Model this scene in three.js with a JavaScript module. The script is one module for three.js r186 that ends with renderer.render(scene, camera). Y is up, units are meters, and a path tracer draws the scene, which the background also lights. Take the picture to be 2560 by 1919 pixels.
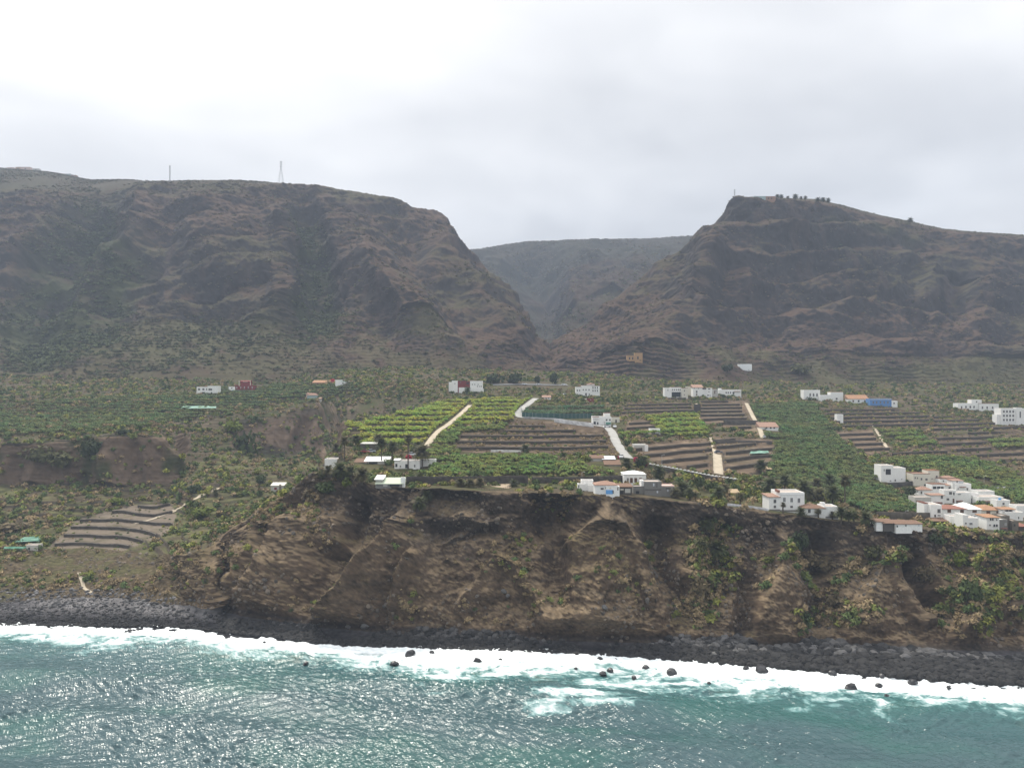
import * as THREE from 'three';
import { mergeGeometries } from 'three/addons/utils/BufferGeometryUtils.js';

// ---------------------------------------------------------------- camera, sky, sun, exposure
const EYE = 90;                                   // metres above the sea
const FOCAL = 1967.3, CX = 1280, CY = 959.5;      // photo pixels
const scene = new THREE.Scene();
const camera = new THREE.PerspectiveCamera(52, 1024 / 767, 1, 9000);
camera.position.set(0, EYE, 0);
camera.lookAt(0, EYE, -1000);
const renderer = new THREE.WebGLRenderer();
renderer.toneMapping = THREE.LinearToneMapping;
renderer.toneMappingExposure = 1.2;
renderer.shadowMap.enabled = true;

const SUN_AZ = -26 * Math.PI / 180, SUN_EL = 53 * Math.PI / 180;   // ahead, a little to the left
const sunDir = new THREE.Vector3(Math.sin(SUN_AZ) * Math.cos(SUN_EL), Math.sin(SUN_EL), -Math.cos(SUN_AZ) * Math.cos(SUN_EL));
const sun = new THREE.DirectionalLight(new THREE.Color(1, 0.94, 0.82), 3.1);
sun.position.copy(sunDir).multiplyScalar(2500).add(new THREE.Vector3(0, 50, -700));
sun.target.position.set(0, 50, -700);
sun.castShadow = true;
sun.shadow.radius = 12;
Object.assign(sun.shadow.camera, { left: -1500, right: 1500, top: 1500, bottom: -1500, near: 10, far: 6000 });
sun.shadow.mapSize.set(4096, 4096);
scene.add(sun, sun.target);

// ---------------------------------------------------------------- numbers
function mulberry(a) { return () => { a = (a + 0x6d2b79f5) | 0; let t = Math.imul(a ^ (a >>> 15), 1 | a); t = (t + Math.imul(t ^ (t >>> 7), 61 | t)) ^ t; return ((t ^ (t >>> 14)) >>> 0) / 4294967296; }; }
const clamp = (x, a = 0, b = 1) => x < a ? a : x > b ? b : x;
const lerp = (a, b, t) => a + (b - a) * t;
const sstep = (a, b, x) => { const t = clamp((x - a) / (b - a)); return t * t * (3 - 2 * t); };
const PERM = new Uint8Array(512);
{ const r = mulberry(77), p = [...Array(256).keys()]; for (let i = 255; i > 0; i--) { const j = Math.floor(r() * (i + 1)); [p[i], p[j]] = [p[j], p[i]]; } for (let i = 0; i < 512; i++) PERM[i] = p[i & 255]; }
function grad(h, x, y, z) { h &= 15; const u = h < 8 ? x : y, v = h < 4 ? y : h === 12 || h === 14 ? x : z; return ((h & 1) ? -u : u) + ((h & 2) ? -v : v); }
function noise(x, y, z) {
  const X0 = Math.floor(x), Y0 = Math.floor(y), Z0 = Math.floor(z); x -= X0; y -= Y0; z -= Z0;
  const X = X0 & 255, Y = Y0 & 255, Z = Z0 & 255;
  const u = x * x * x * (x * (x * 6 - 15) + 10), v = y * y * y * (y * (y * 6 - 15) + 10), w = z * z * z * (z * (z * 6 - 15) + 10);
  const A = PERM[X] + Y, AA = PERM[A] + Z, AB = PERM[A + 1] + Z, B = PERM[X + 1] + Y, BA = PERM[B] + Z, BB = PERM[B + 1] + Z;
  return lerp(lerp(lerp(grad(PERM[AA], x, y, z), grad(PERM[BA], x - 1, y, z), u), lerp(grad(PERM[AB], x, y - 1, z), grad(PERM[BB], x - 1, y - 1, z), u), v),
    lerp(lerp(grad(PERM[AA + 1], x, y, z - 1), grad(PERM[BA + 1], x - 1, y, z - 1), u), lerp(grad(PERM[AB + 1], x, y - 1, z - 1), grad(PERM[BB + 1], x - 1, y - 1, z - 1), u), v), w);
}
function fbm(x, y, z, n = 4, g = 0.5) { let s = 0, a = 1, t = 0; for (let i = 0; i < n; i++) { s += a * noise(x, y, z); t += a; a *= g; x = x * 2.03 + 17.1; y = y * 2.03 + 5.7; z = z * 2.03 + 9.3; } return s / t * 1.5; }
function ridged(x, y, z, n = 4) { let s = 0, a = 1, t = 0; for (let i = 0; i < n; i++) { const r = 1 - Math.abs(noise(x, y, z)) * 1.9; s += a * r * Math.abs(r); t += a; a *= 0.5; x = x * 2.07 + 31.1; y = y * 2.07 + 7.7; z = z * 2.07 + 3.3; } return s / t; }
function pchip(xs, ys) {
  const n = xs.length, h = [], d = [], m = new Array(n).fill(0);
  for (let i = 0; i < n - 1; i++) { h[i] = Math.max(1e-6, xs[i + 1] - xs[i]); d[i] = (ys[i + 1] - ys[i]) / h[i]; }
  m[0] = d[0]; m[n - 1] = d[n - 2];
  for (let i = 1; i < n - 1; i++) if (d[i - 1] * d[i] > 0) { const a = 2 * h[i] + h[i - 1], b = h[i] + 2 * h[i - 1]; m[i] = (a + b) / (a / d[i - 1] + b / d[i]); }
  return (x) => {
    let i = 0; while (i < n - 2 && x > xs[i + 1]) i++;
    const t = (x - xs[i]) / h[i], t2 = t * t, t3 = t2 * t;
    return (2 * t3 - 3 * t2 + 1) * ys[i] + (t3 - 2 * t2 + t) * h[i] * m[i] + (-2 * t3 + 3 * t2) * ys[i + 1] + (t3 - t2) * h[i] * m[i + 1];
  };
}
const inPoly = (p, x, y) => { let c = false; for (let i = 0, j = p.length - 1; i < p.length; j = i++) { const [xi, yi] = p[i], [xj, yj] = p[j]; if ((yi > y) !== (yj > y) && x < (xj - xi) * (y - yi) / (yj - yi) + xi) c = !c; } return c; };
function segDist(pts, x, y) {           // distance to a polyline and how far along it (0..1)
  let best = 1e9, at = 0, side = 1;
  for (let i = 0; i < pts.length - 1; i++) {
    const [ax, ay] = pts[i], [bx, by] = pts[i + 1], dx = bx - ax, dy = by - ay, t = clamp(((x - ax) * dx + (y - ay) * dy) / (dx * dx + dy * dy)), d = Math.hypot(x - ax - t * dx, y - ay - t * dy);
    if (d < best) { best = d; at = (i + t) / (pts.length - 1); side = dx * (y - ay) - dy * (x - ax) > 0 ? -1 : 1; }
  }
  return [best, at, side];
}

// ---------------------------------------------------------------- sky: a closed deck of bright cloud with greyer bellies towards the mountains
{
  const W = 1024, H = 512, data = new Float32Array(W * H * 4);
  for (let j = 0; j < H; j++) for (let i = 0; i < W; i++) {
    const phi = ((i + 0.5) / W - 0.5) * 2 * Math.PI, th = ((j + 0.5) / H - 0.5) * Math.PI, y = Math.sin(th), x = Math.cos(th) * Math.cos(phi), z = Math.cos(th) * Math.sin(phi);
    const yy = Math.max(y, 0) + 0.16, px = x / yy, pz = z / yy;
    const big = fbm(px * 0.42 + 3.1, pz * 0.42, 1.5, 4, 0.5), mid = fbm(px * 1.1 + 1.6 * big, pz * 1.1, 4.2, 5, 0.55), fine = fbm(px * 3, pz * 3, 8.8, 4, 0.55);
    const cl = 0.7 * big + 0.7 * mid + 0.22 * fine;
    const s = Math.max(0, x * sunDir.x + y * sunDir.y + z * sunDir.z);
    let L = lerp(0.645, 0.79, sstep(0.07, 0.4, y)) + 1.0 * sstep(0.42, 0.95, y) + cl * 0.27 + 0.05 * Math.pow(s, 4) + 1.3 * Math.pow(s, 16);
    L = Math.max(0.5, L);
    const grey = clamp((0.95 - L) / 0.4);
    const o = (j * W + i) * 4;
    data[o] = L * lerp(1, 0.955, grey); data[o + 1] = L * lerp(1.0, 0.985, grey); data[o + 2] = L * lerp(1.01, 1.05, grey); data[o + 3] = 1;
    if (y < -0.02) { const k = sstep(-0.02, -0.12, y); data[o] = lerp(data[o], 0.10, k); data[o + 1] = lerp(data[o + 1], 0.16, k); data[o + 2] = lerp(data[o + 2], 0.18, k); }
  }
  const sky = new THREE.DataTexture(data, W, H, THREE.RGBAFormat, THREE.FloatType);
  sky.mapping = THREE.EquirectangularReflectionMapping; sky.magFilter = sky.minFilter = THREE.LinearFilter; sky.needsUpdate = true;
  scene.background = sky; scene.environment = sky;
}
scene.fog = new THREE.FogExp2(new THREE.Color(0.68, 0.8, 1.0), 0.00015);

// ---------------------------------------------------------------- naming
const used = new Map();
function numbered(name) { const n = used.get(name) ?? 0; used.set(name, n + 1); return n ? name + '_' + String(n).padStart(3, '0') : name; }
function tag(o, label, category, group, kind) { if (label) o.userData.label = label; if (category) o.userData.category = category; if (group) o.userData.group = group; if (kind) o.userData.kind = kind; return o; }
function add(o, name) { o.name = numbered(name); scene.add(o); o.traverse((m) => { if (m.isMesh) { m.castShadow = true; m.receiveShadow = true; } }); return o; }
function part(geo, mat, name, parent) { const m = new THREE.Mesh(geo, mat); m.name = name; m.castShadow = m.receiveShadow = true; parent.add(m); return m; }
const std = (r, g, b, rough = 0.9, o = {}) => new THREE.MeshStandardMaterial({ color: new THREE.Color().setRGB(r, g, b), roughness: rough, ...o });
const toWorld = (px, py, D) => new THREE.Vector3((px - CX) / FOCAL * D, EYE - (py - CY) / FOCAL * D, -D);
// ---------------------------------------------------------------- the land: profiles running inland, one per bearing; each point is [metres inland, height]
const P = (py, D) => [D, EYE - (py - CY) / FOCAL * D];            // seen at that height in the picture, D metres away
const Zz = (z, py) => [(EYE - z) * FOCAL / (py - CY), z];         // a known height
const LAND = [
  // px,   waterline, foot,         mid,          rim,          behind...
  [-330, 1553, Zz(3, 1505), Zz(8, 1440), Zz(14, 1372), Zz(20, 1300), Zz(27, 1245), [465, 31], P(1112, 476), P(1040, 600), P(1000, 650), P(962, 730), P(915, 840)],
  [0, 1559, Zz(3, 1505), Zz(8, 1440), Zz(14, 1372), Zz(20, 1300), Zz(27, 1245), [464, 31], P(1108, 475), P(1040, 600), P(1000, 650), P(962, 730), P(915, 840)],
  [200, 1560, Zz(3.5, 1493), Zz(8, 1440), Zz(14, 1370), Zz(20, 1300), Zz(27, 1245), [463, 31], P(1096, 475), P(1040, 600), P(1000, 650), P(965, 730), P(915, 840)],
  [300, 1561, Zz(3.5, 1496), Zz(8, 1450), Zz(14, 1375), Zz(20, 1300), Zz(26, 1240), [462, 31], P(1085, 475), P(1035, 600), P(1000, 655), P(965, 730), P(915, 840)],
  [385, 1562, Zz(4, 1504), Zz(9, 1450), Zz(15, 1385), Zz(21, 1295), Zz(27, 1235), [464, 31], P(1086, 478), P(1030, 600), P(1000, 655), P(965, 730), P(915, 840)],
  [432, 1563, Zz(4, 1509), Zz(11, 1445), Zz(18, 1385), Zz(21, 1290), Zz(28, 1225), [466, 32], P(1118, 480), P(1030, 600), P(1000, 655), P(965, 730), P(915, 840)],
  [485, 1566, Zz(4, 1516), Zz(12, 1455), Zz(21, 1385), [395, 21], [445, 30], [500, 41], P(1058, 572), P(1022, 622), P(1000, 660), P(965, 730), P(915, 840)],
  [528, 1572, Zz(4, 1524), Zz(14, 1455), Zz(24, 1365), [400, 20], [452, 32], [512, 44], P(1046, 580), P(1018, 630), P(1000, 660), P(968, 730), P(915, 840)],
  [565, 1577, Zz(1.5, 1531), P(1450, 312), P(1330, 330), [405, 21], [458, 34], [522, 45], P(1038, 584), P(1015, 635), P(1000, 660), P(968, 730), P(915, 840)],
  [605, 1582, Zz(1.5, 1539), P(1450, 308), P(1306, 332), [415, 23], [480, 36], [540, 42], P(1032, 590), P(1012, 640), P(1000, 662), P(970, 730), P(915, 840)],
  [650, 1586, Zz(1.5, 1546), P(1440, 306), P(1278, 334), [430, 26], [500, 38], [548, 38], P(1030, 594), P(1008, 642), P(995, 664), P(970, 730), P(915, 840)],
  [720, 1594, Zz(1.5, 1556), P(1440, 304), P(1232, 338), [445, 31], [520, 38], [550, 36], P(1018, 602), P(1004, 645), P(990, 665), P(965, 730), P(915, 840)],
  [790, 1603, Zz(1.5, 1567), P(1430, 300), P(1178, 350), [450, 34], [522, 37], [555, 37], P(1005, 612), P(998, 650), P(985, 668), P(960, 725), P(912, 840)],
  [835, 1607, Zz(1.5, 1571), P(1425, 298), P(1178, 350), [400, 44], [455, 44], [505, 42], [570, 42], [620, 50], P(985, 668), P(958, 720), P(910, 840)],
  [865, 1609, Zz(1.5, 1573), P(1425, 296), P(1182, 348), P(1165, 368), P(1110, 425), P(1052, 492), [530, 44], [590, 44], [640, 62], P(958, 700), P(910, 840)],
  [925, 1611, Zz(1.5, 1578), P(1420, 292), P(1210, 335), P(1188, 350), P(1130, 402), P(1078, 465), P(1040, 530), [570, 46], [625, 62], P(957, 692), P(908, 835)],
  [1000, 1613, Zz(1.5, 1584), P(1420, 290), P(1218, 328), P(1195, 345), P(1135, 398), P(1078, 465), P(1030, 552), [596, 56], [640, 68], P(957, 692), P(908, 830)],
  [1110, 1618, Zz(1.5, 1590), P(1420, 286), P(1222, 323), P(1200, 342), P(1138, 395), P(1076, 466), P(1022, 560), P(1004, 612), P(985, 655), P(958, 700), P(915, 815)],
  [1280, 1625, Zz(1.5, 1597), P(1420, 282), P(1230, 318), P(1206, 338), P(1140, 390), P(1075, 466), P(1030, 545), P(1000, 612), P(985, 650), P(962, 705), P(925, 800)],
  [1500, 1634, Zz(1.5, 1604), P(1425, 277), P(1236, 312), P(1206, 338), P(1142, 390), P(1080, 465), P(1035, 548), P(1006, 620), P(992, 655), P(970, 710), P(930, 805)],
  [1700, 1647, Zz(1.5, 1608), P(1435, 272), P(1252, 305), P(1228, 328), P(1162, 386), P(1092, 470), P(1046, 560), P(1012, 640), P(1000, 672), P(980, 722), P(940, 820)],
  [1950, 1664, Zz(2.1, 1616), P(1450, 266), P(1283, 302), P(1264, 322), P(1190, 390), P(1110, 480), P(1055, 575), P(1016, 652), P(1005, 682), P(990, 726), P(948, 825)],
  [2200, 1684, Zz(2.1, 1621), P(1465, 262), P(1312, 299), P(1297, 316), P(1217, 395), P(1126, 485), P(1066, 580), P(1026, 655), P(1012, 685), P(995, 730), P(952, 828)],
  [2560, 1707, Zz(2.1, 1627), P(1480, 258), P(1338, 293), P(1324, 309), P(1240, 388), P(1150, 480), P(1082, 580), P(1042, 655), P(1024, 685), P(1003, 735), P(957, 830)],
  [2890, 1722, Zz(2.1, 1635), P(1490, 254), P(1350, 290), P(1336, 306), P(1250, 385), P(1158, 478), P(1090, 578), P(1046, 655), P(1028, 685), P(1006, 735), P(960, 830)],
];
const WATERLINE = pchip(LAND.map((r) => r[0]), LAND.map((r) => r[1]));
const shoreD = (px) => EYE * FOCAL / (WATERLINE(px) - CY);        // distance of the water's edge

// field outlines on the plateau, as seen; the crops and the soil follow them
const FIELDS = {
  banana_bright: [[[1018, 1020], [1131, 1003], [1341, 994], [1318, 1018], [1292, 1030], [1276, 1058], [1150, 1064], [1068, 1112], [895, 1112], [880, 1085], [850, 1064], [983, 1040]]],
  banana_low: [[[1041, 1149], [1200, 1140], [1364, 1142], [1400, 1155], [1475, 1160], [1539, 1187], [1040, 1190]], [[1066, 1120], [1120, 1078], [1268, 1062], [1258, 1076], [1150, 1082], [1132, 1118], [1150, 1138], [1070, 1142]]],
  banana_net: [[[1304, 1020], [1508, 1017], [1514, 1036], [1479, 1043], [1307, 1042]]],
  brown_a: [[[1142, 1076], [1260, 1074], [1284, 1050], [1477, 1054], [1520, 1073], [1541, 1137], [1230, 1139], [1140, 1125]]],
  brown_b: [[[1568, 1112], [1781, 1093], [1784, 1184], [1651, 1161], [1590, 1135]]],
  brown_c: [[[1747, 1000], [1865, 1003], [1905, 1090], [1748, 1052]], [[1782, 1092], [1936, 1098], [1945, 1122], [1930, 1184], [1795, 1184]]],
  brown_e: [[[2075, 1078], [2180, 1072], [2195, 1100], [2240, 1122], [2180, 1140], [2095, 1092]]],
  brown_f: [[[2325, 1088], [2465, 1078], [2600, 1080], [2600, 1096], [2468, 1100], [2490, 1124], [2600, 1124], [2600, 1165], [2440, 1146], [2350, 1118]]],
  brown_g: [[[2050, 1022], [2200, 1015], [2330, 1035], [2322, 1074], [2190, 1070], [2105, 1074]]],
  brown_h: [[[2332, 1034], [2600, 1066], [2600, 1078], [2465, 1076], [2330, 1082]]],
  brown_i: [[[1565, 1006], [1732, 1004], [1736, 1031], [1606, 1037], [1545, 1040]], [[1668, 990], [1735, 988], [1735, 1001], [1668, 1002]]],
  brown_j: [[[2250, 1122], [2340, 1116], [2430, 1146], [2320, 1140], [2200, 1148]]],
  brown_d: [[[1570, 1050], [1650, 1048], [1660, 1078], [1560, 1082]]],
  banana_mid: [[[1606, 1041], [1740, 1035], [1776, 1085], [1700, 1092], [1640, 1088], [1555, 1100], [1550, 1086], [1650, 1082]]],
  banana_big: [[[1871, 1013], [2034, 1008], [2062, 1045], [2089, 1087], [2167, 1157], [2206, 1207], [2311, 1283], [2178, 1284], [2108, 1258], [2010, 1225], [1918, 1190], [1941, 1118], [1918, 1094], [1894, 1048]]],
  banana_right: [[[2186, 1149], [2320, 1142], [2439, 1149], [2580, 1197], [2580, 1262], [2439, 1228], [2264, 1172]]],
  banana_right_up: [[[2190, 1075], [2290, 1080], [2345, 1110], [2290, 1118], [2230, 1095]], [[2470, 1102], [2580, 1098], [2580, 1122], [2490, 1122]]],
  banana_left: [[[-60, 1015], [350, 990], [661, 988], [690, 1012], [520, 1040], [350, 1068], [-60, 1096]]],
  banana_terrace: [[[560, 968], [860, 955], [900, 975], [760, 1010], [600, 1000], [480, 1000]]],
  bare: [[[117, 1372], [190, 1300], [330, 1262], [430, 1258], [440, 1290], [428, 1330], [300, 1380]]],
};
const FIELD_BOX = Object.entries(FIELDS).flatMap(([k, ps]) => ps.map((p) => [k, p, Math.min(...p.map((q) => q[0])), Math.max(...p.map((q) => q[0])), Math.min(...p.map((q) => q[1])), Math.max(...p.map((q) => q[1]))]));
const fieldAt = (px, py) => { for (const [k, p, x0, x1, y0, y1] of FIELD_BOX) if (px >= x0 && px <= x1 && py >= y0 && py <= y1 && inPoly(p, px, py)) return k; return ''; };
const ROADS = {   // [points as seen, width in metres]
  lane: [[[1340, 996], [1318, 1012], [1303, 1024], [1293, 1036], [1300, 1043], [1340, 1046], [1400, 1050], [1480, 1062], [1518, 1068], [1530, 1080], [1540, 1105], [1556, 1130], [1572, 1146]], 5.2],
  track: [[[1175, 1013], [1160, 1028], [1142, 1044], [1120, 1062], [1098, 1076], [1083, 1092], [1066, 1116]], 3.6],
  farm_track: [[[1866, 1008], [1884, 1044], [1899, 1070], [1908, 1096]], 3.2],
  ramp: [[[1793, 1136], [1797, 1186]], 5.5],
  highway: [[[1232, 962], [1290, 961], [1360, 962], [1420, 963]], 7],
};
const roadNear = (px, py, D) => { let b = 1e9; for (const [pts] of Object.values(ROADS)) { const [d] = segDist(pts, px, py); b = Math.min(b, d * D / FOCAL); } return b; };

// ---------------------------------------------------------------- a surface from profiles
function surface({ profiles, rows, px0, px1, cols, shapeZ, displace, color, uvScale }) {
  const nf = profiles[0].length - 1, xs = profiles.map((r) => r[0]);
  const fD = [], fZ = [];
  for (let k = 0; k < nf; k++) { fD.push(pchip(xs, profiles.map((r) => r[k + 1][0]))); fZ.push(pchip(xs, profiles.map((r) => r[k + 1][1]))); }
  const nr = rows.reduce((a, b) => a + b, 0) + 1, nc = cols, N = nr * nc;
  const seg = new Uint8Array(nr), st = new Float32Array(nr);
  { let j = 0; rows.forEach((n, s) => { for (let k = 0; k < n; k++) { seg[j] = s; st[j++] = k / n; } }); seg[j] = rows.length - 1; st[j] = 1; }
  const pos = new Float32Array(N * 3), D0 = new Float32Array(N), Y0 = new Float32Array(N), PX = new Float32Array(nc);
  for (let i = 0; i < nc; i++) {
    const px = PX[i] = lerp(px0, px1, i / (nc - 1));
    const d = fD.map((f) => f(px)), z = fZ.map((f) => f(px)), kn = [0];
    for (let k = 1; k < nf; k++) kn.push(kn[k - 1] + Math.max(0.5, Math.hypot(d[k] - d[k - 1], z[k] - z[k - 1])));
    const pd = pchip(kn, d), pz = pchip(kn, z);
    for (let j = 0; j < nr; j++) {
      const u = lerp(kn[seg[j]], kn[seg[j] + 1], st[j]), n = j * nc + i;
      D0[n] = pd(u); Y0[n] = pz(u);
      if (shapeZ) Y0[n] = shapeZ(px, D0[n], Y0[n], seg[j], st[j], n);
    }
  }
  // base normals
  const put = (n, i, D, y) => { pos[n * 3] = (PX[i] - CX) / FOCAL * D; pos[n * 3 + 1] = y; pos[n * 3 + 2] = -D; };
  for (let j = 0; j < nr; j++) for (let i = 0; i < nc; i++) put(j * nc + i, i, D0[j * nc + i], Y0[j * nc + i]);
  const idx = new Uint32Array((nr - 1) * (nc - 1) * 6);
  { let k = 0; for (let j = 0; j < nr - 1; j++) for (let i = 0; i < nc - 1; i++) { const a = j * nc + i, b = a + 1, c = a + nc, e = c + 1; idx[k++] = a; idx[k++] = b; idx[k++] = c; idx[k++] = b; idx[k++] = e; idx[k++] = c; } }
  const g = new THREE.BufferGeometry();
  g.setAttribute('position', new THREE.BufferAttribute(pos, 3)); g.setIndex(new THREE.BufferAttribute(idx, 1));
  const base = new Float32Array(pos), nrm = new Float32Array(N * 3), w = 3;
  for (let j = 0; j < nr; j++) for (let i = 0; i < nc; i++) {      // wide-stencil normals, so that terrace steps do not throw the relief about
    const a = j * nc + Math.max(0, i - w), b = j * nc + Math.min(nc - 1, i + w), c = Math.max(0, j - w * 2) * nc + i, e = Math.min(nr - 1, j + w * 2) * nc + i;
    const ux = base[b * 3] - base[a * 3], uy = base[b * 3 + 1] - base[a * 3 + 1], uz = base[b * 3 + 2] - base[a * 3 + 2], vx = base[e * 3] - base[c * 3], vy = base[e * 3 + 1] - base[c * 3 + 1], vz = base[e * 3 + 2] - base[c * 3 + 2];
    let x = uy * vz - uz * vy, y = uz * vx - ux * vz, z = ux * vy - uy * vx; const l = Math.hypot(x, y, z) || 1; if (y < 0) { x = -x; y = -y; z = -z; }
    nrm[(j * nc + i) * 3] = x / l; nrm[(j * nc + i) * 3 + 1] = y / l; nrm[(j * nc + i) * 3 + 2] = z / l;
  }
  const out = [0, 0, 0];
  for (let j = 0; j < nr; j++) for (let i = 0; i < nc; i++) {
    const n = j * nc + i, o = n * 3, D = -base[o + 2], y = base[o + 1];
    displace({ x: base[o], y, z: base[o + 2], D, px: PX[i], py: CY + (EYE - y) / D * FOCAL, nx: nrm[o], ny: nrm[o + 1], nz: nrm[o + 2], seg: seg[j], t: st[j] }, out);
    pos[o] += out[0]; pos[o + 1] += out[1]; pos[o + 2] += out[2];
  }
  g.computeVertexNormals();
  const na = g.attributes.normal.array, col = new Float32Array(N * 3), c3 = [0, 0, 0];
  for (let j = 0; j < nr; j++) for (let i = 0; i < nc; i++) {
    const n = j * nc + i, o = n * 3, D = -pos[o + 2], y = pos[o + 1];
    color({ x: pos[o], y, z: pos[o + 2], D, px: PX[i], py: CY + (EYE - base[o + 1]) / -base[o + 2] * FOCAL, ny: na[o + 1], bny: nrm[o + 1], seg: seg[j], t: st[j] }, c3);
    col[o] = c3[0]; col[o + 1] = c3[1]; col[o + 2] = c3[2];
  }
  g.setAttribute('color', new THREE.BufferAttribute(col, 3));
  const s = { g, pos, nr, nc, seg, st, PX, px0, px1, base, nrm };
  s.pyAt = (n) => CY + (EYE - pos[n * 3 + 1]) / -pos[n * 3 + 2] * FOCAL;
  s.hit = (px, py) => {                                            // the first visible ground point there
    const i = clamp(Math.round((px - px0) / (px1 - px0) * (nc - 1)), 0, nc - 1);
    let prev = s.pyAt(i);
    for (let j = 1; j < nr; j++) {
      const q = s.pyAt(j * nc + i);
      if (q <= py) { const t = prev === q ? 0 : clamp((prev - py) / (prev - q)), a = ((j - 1) * nc + i) * 3, b = (j * nc + i) * 3; const D = -lerp(pos[a + 2], pos[b + 2], t), y = lerp(pos[a + 1], pos[b + 1], t); return new THREE.Vector3((px - CX) / FOCAL * D, y, -D); }
      prev = Math.min(prev, q) === q ? q : prev;
    }
    return null;
  };
  s.at = (x, D) => {                                               // ground height at a place
    const f = clamp((CX + FOCAL * x / D - px0) / (px1 - px0) * (nc - 1), 0, nc - 1.001), i = Math.floor(f), h = [0, 0];
    for (let k = 0; k < 2; k++) {
      let j = nr - 1; while (j > 0 && -pos[((j - 1) * nc + i + k) * 3 + 2] > D) j--;
      const a = (Math.max(0, j - 1) * nc + i + k) * 3, b = (j * nc + i + k) * 3, da = -pos[a + 2], db = -pos[b + 2];
      h[k] = lerp(pos[a + 1], pos[b + 1], clamp((D - da) / Math.max(1e-3, db - da)));
    }
    return lerp(h[0], h[1], f - i);
  };
  s.scatter = (rand, density, put2) => {                           // density per square metre, over the true surface
    for (let j = 0; j < nr - 1; j++) for (let i = 0; i < nc - 1; i++) {
      const a = (j * nc + i) * 3, b = a + 3, c = a + nc * 3;
      const ux = pos[b] - pos[a], uy = pos[b + 1] - pos[a + 1], uz = pos[b + 2] - pos[a + 2], vx = pos[c] - pos[a], vy = pos[c + 1] - pos[a + 1], vz = pos[c + 2] - pos[a + 2];
      const area = Math.hypot(uy * vz - uz * vy, uz * vx - ux * vz, ux * vy - uy * vx);
      const p = { x: pos[a], y: pos[a + 1], z: pos[a + 2], D: -pos[a + 2], px: PX[i], py: CY + (EYE - base[a + 1]) / -base[a + 2] * FOCAL, ny: na[a + 1], nx: na[a], nz: na[a + 2], bny: nrm[a + 1], seg: seg[j], t: st[j] };
      const d = density(p); if (d <= 0) continue;
      let m = d * area; m = Math.floor(m) + (rand() < m - Math.floor(m) ? 1 : 0);
      for (let k = 0; k < m; k++) { const r = rand(), q = rand(); p.x = pos[a] + ux * r + vx * q; p.y = pos[a + 1] + uy * r + vy * q; p.z = pos[a + 2] + uz * r + vz * q; put2(p); }
    }
  };
  return s;
}
// ridges (+) and gullies (-) drawn across a slope: [points as seen, half-width m, relief m, shape]
function relief(list, px, py, D) {
  let s = 0;
  for (const c of list) {
    if (px < c.b[0] || px > c.b[1] || py < c.b[2] || py > c.b[3]) continue;
    let [d0, t, side] = segDist(c.p, px, py); if (c.edge) d0 *= side < 0 ? c.edge : 1;
    const d = d0 * D / FOCAL / lerp(c.w0, c.w1, t);
    if (d < 1) s += c.a * (c.round ? (1 - d * d) * (1 - d * d) : 1 - d) * Math.min(1, Math.min(t * 6 + 0.25, (1 - t) * 6 + 0.4));
  }
  return s;
}
const crease = (p, w0, w1, a, round = false, edge = 0) => { const r = Math.max(w0, w1) * 8; const x = p.map((q) => q[0]), y = p.map((q) => q[1]); return { p, w0, w1, a, round, edge, b: [Math.min(...x) - r, Math.max(...x) + r, Math.min(...y) - r, Math.max(...y) + r] }; };
const EDGE = (p, w0, w1, a) => crease(p, w0, w1, a, false, 4.5);      // a buttress: sharp drop on its left, easy face on its right
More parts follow.
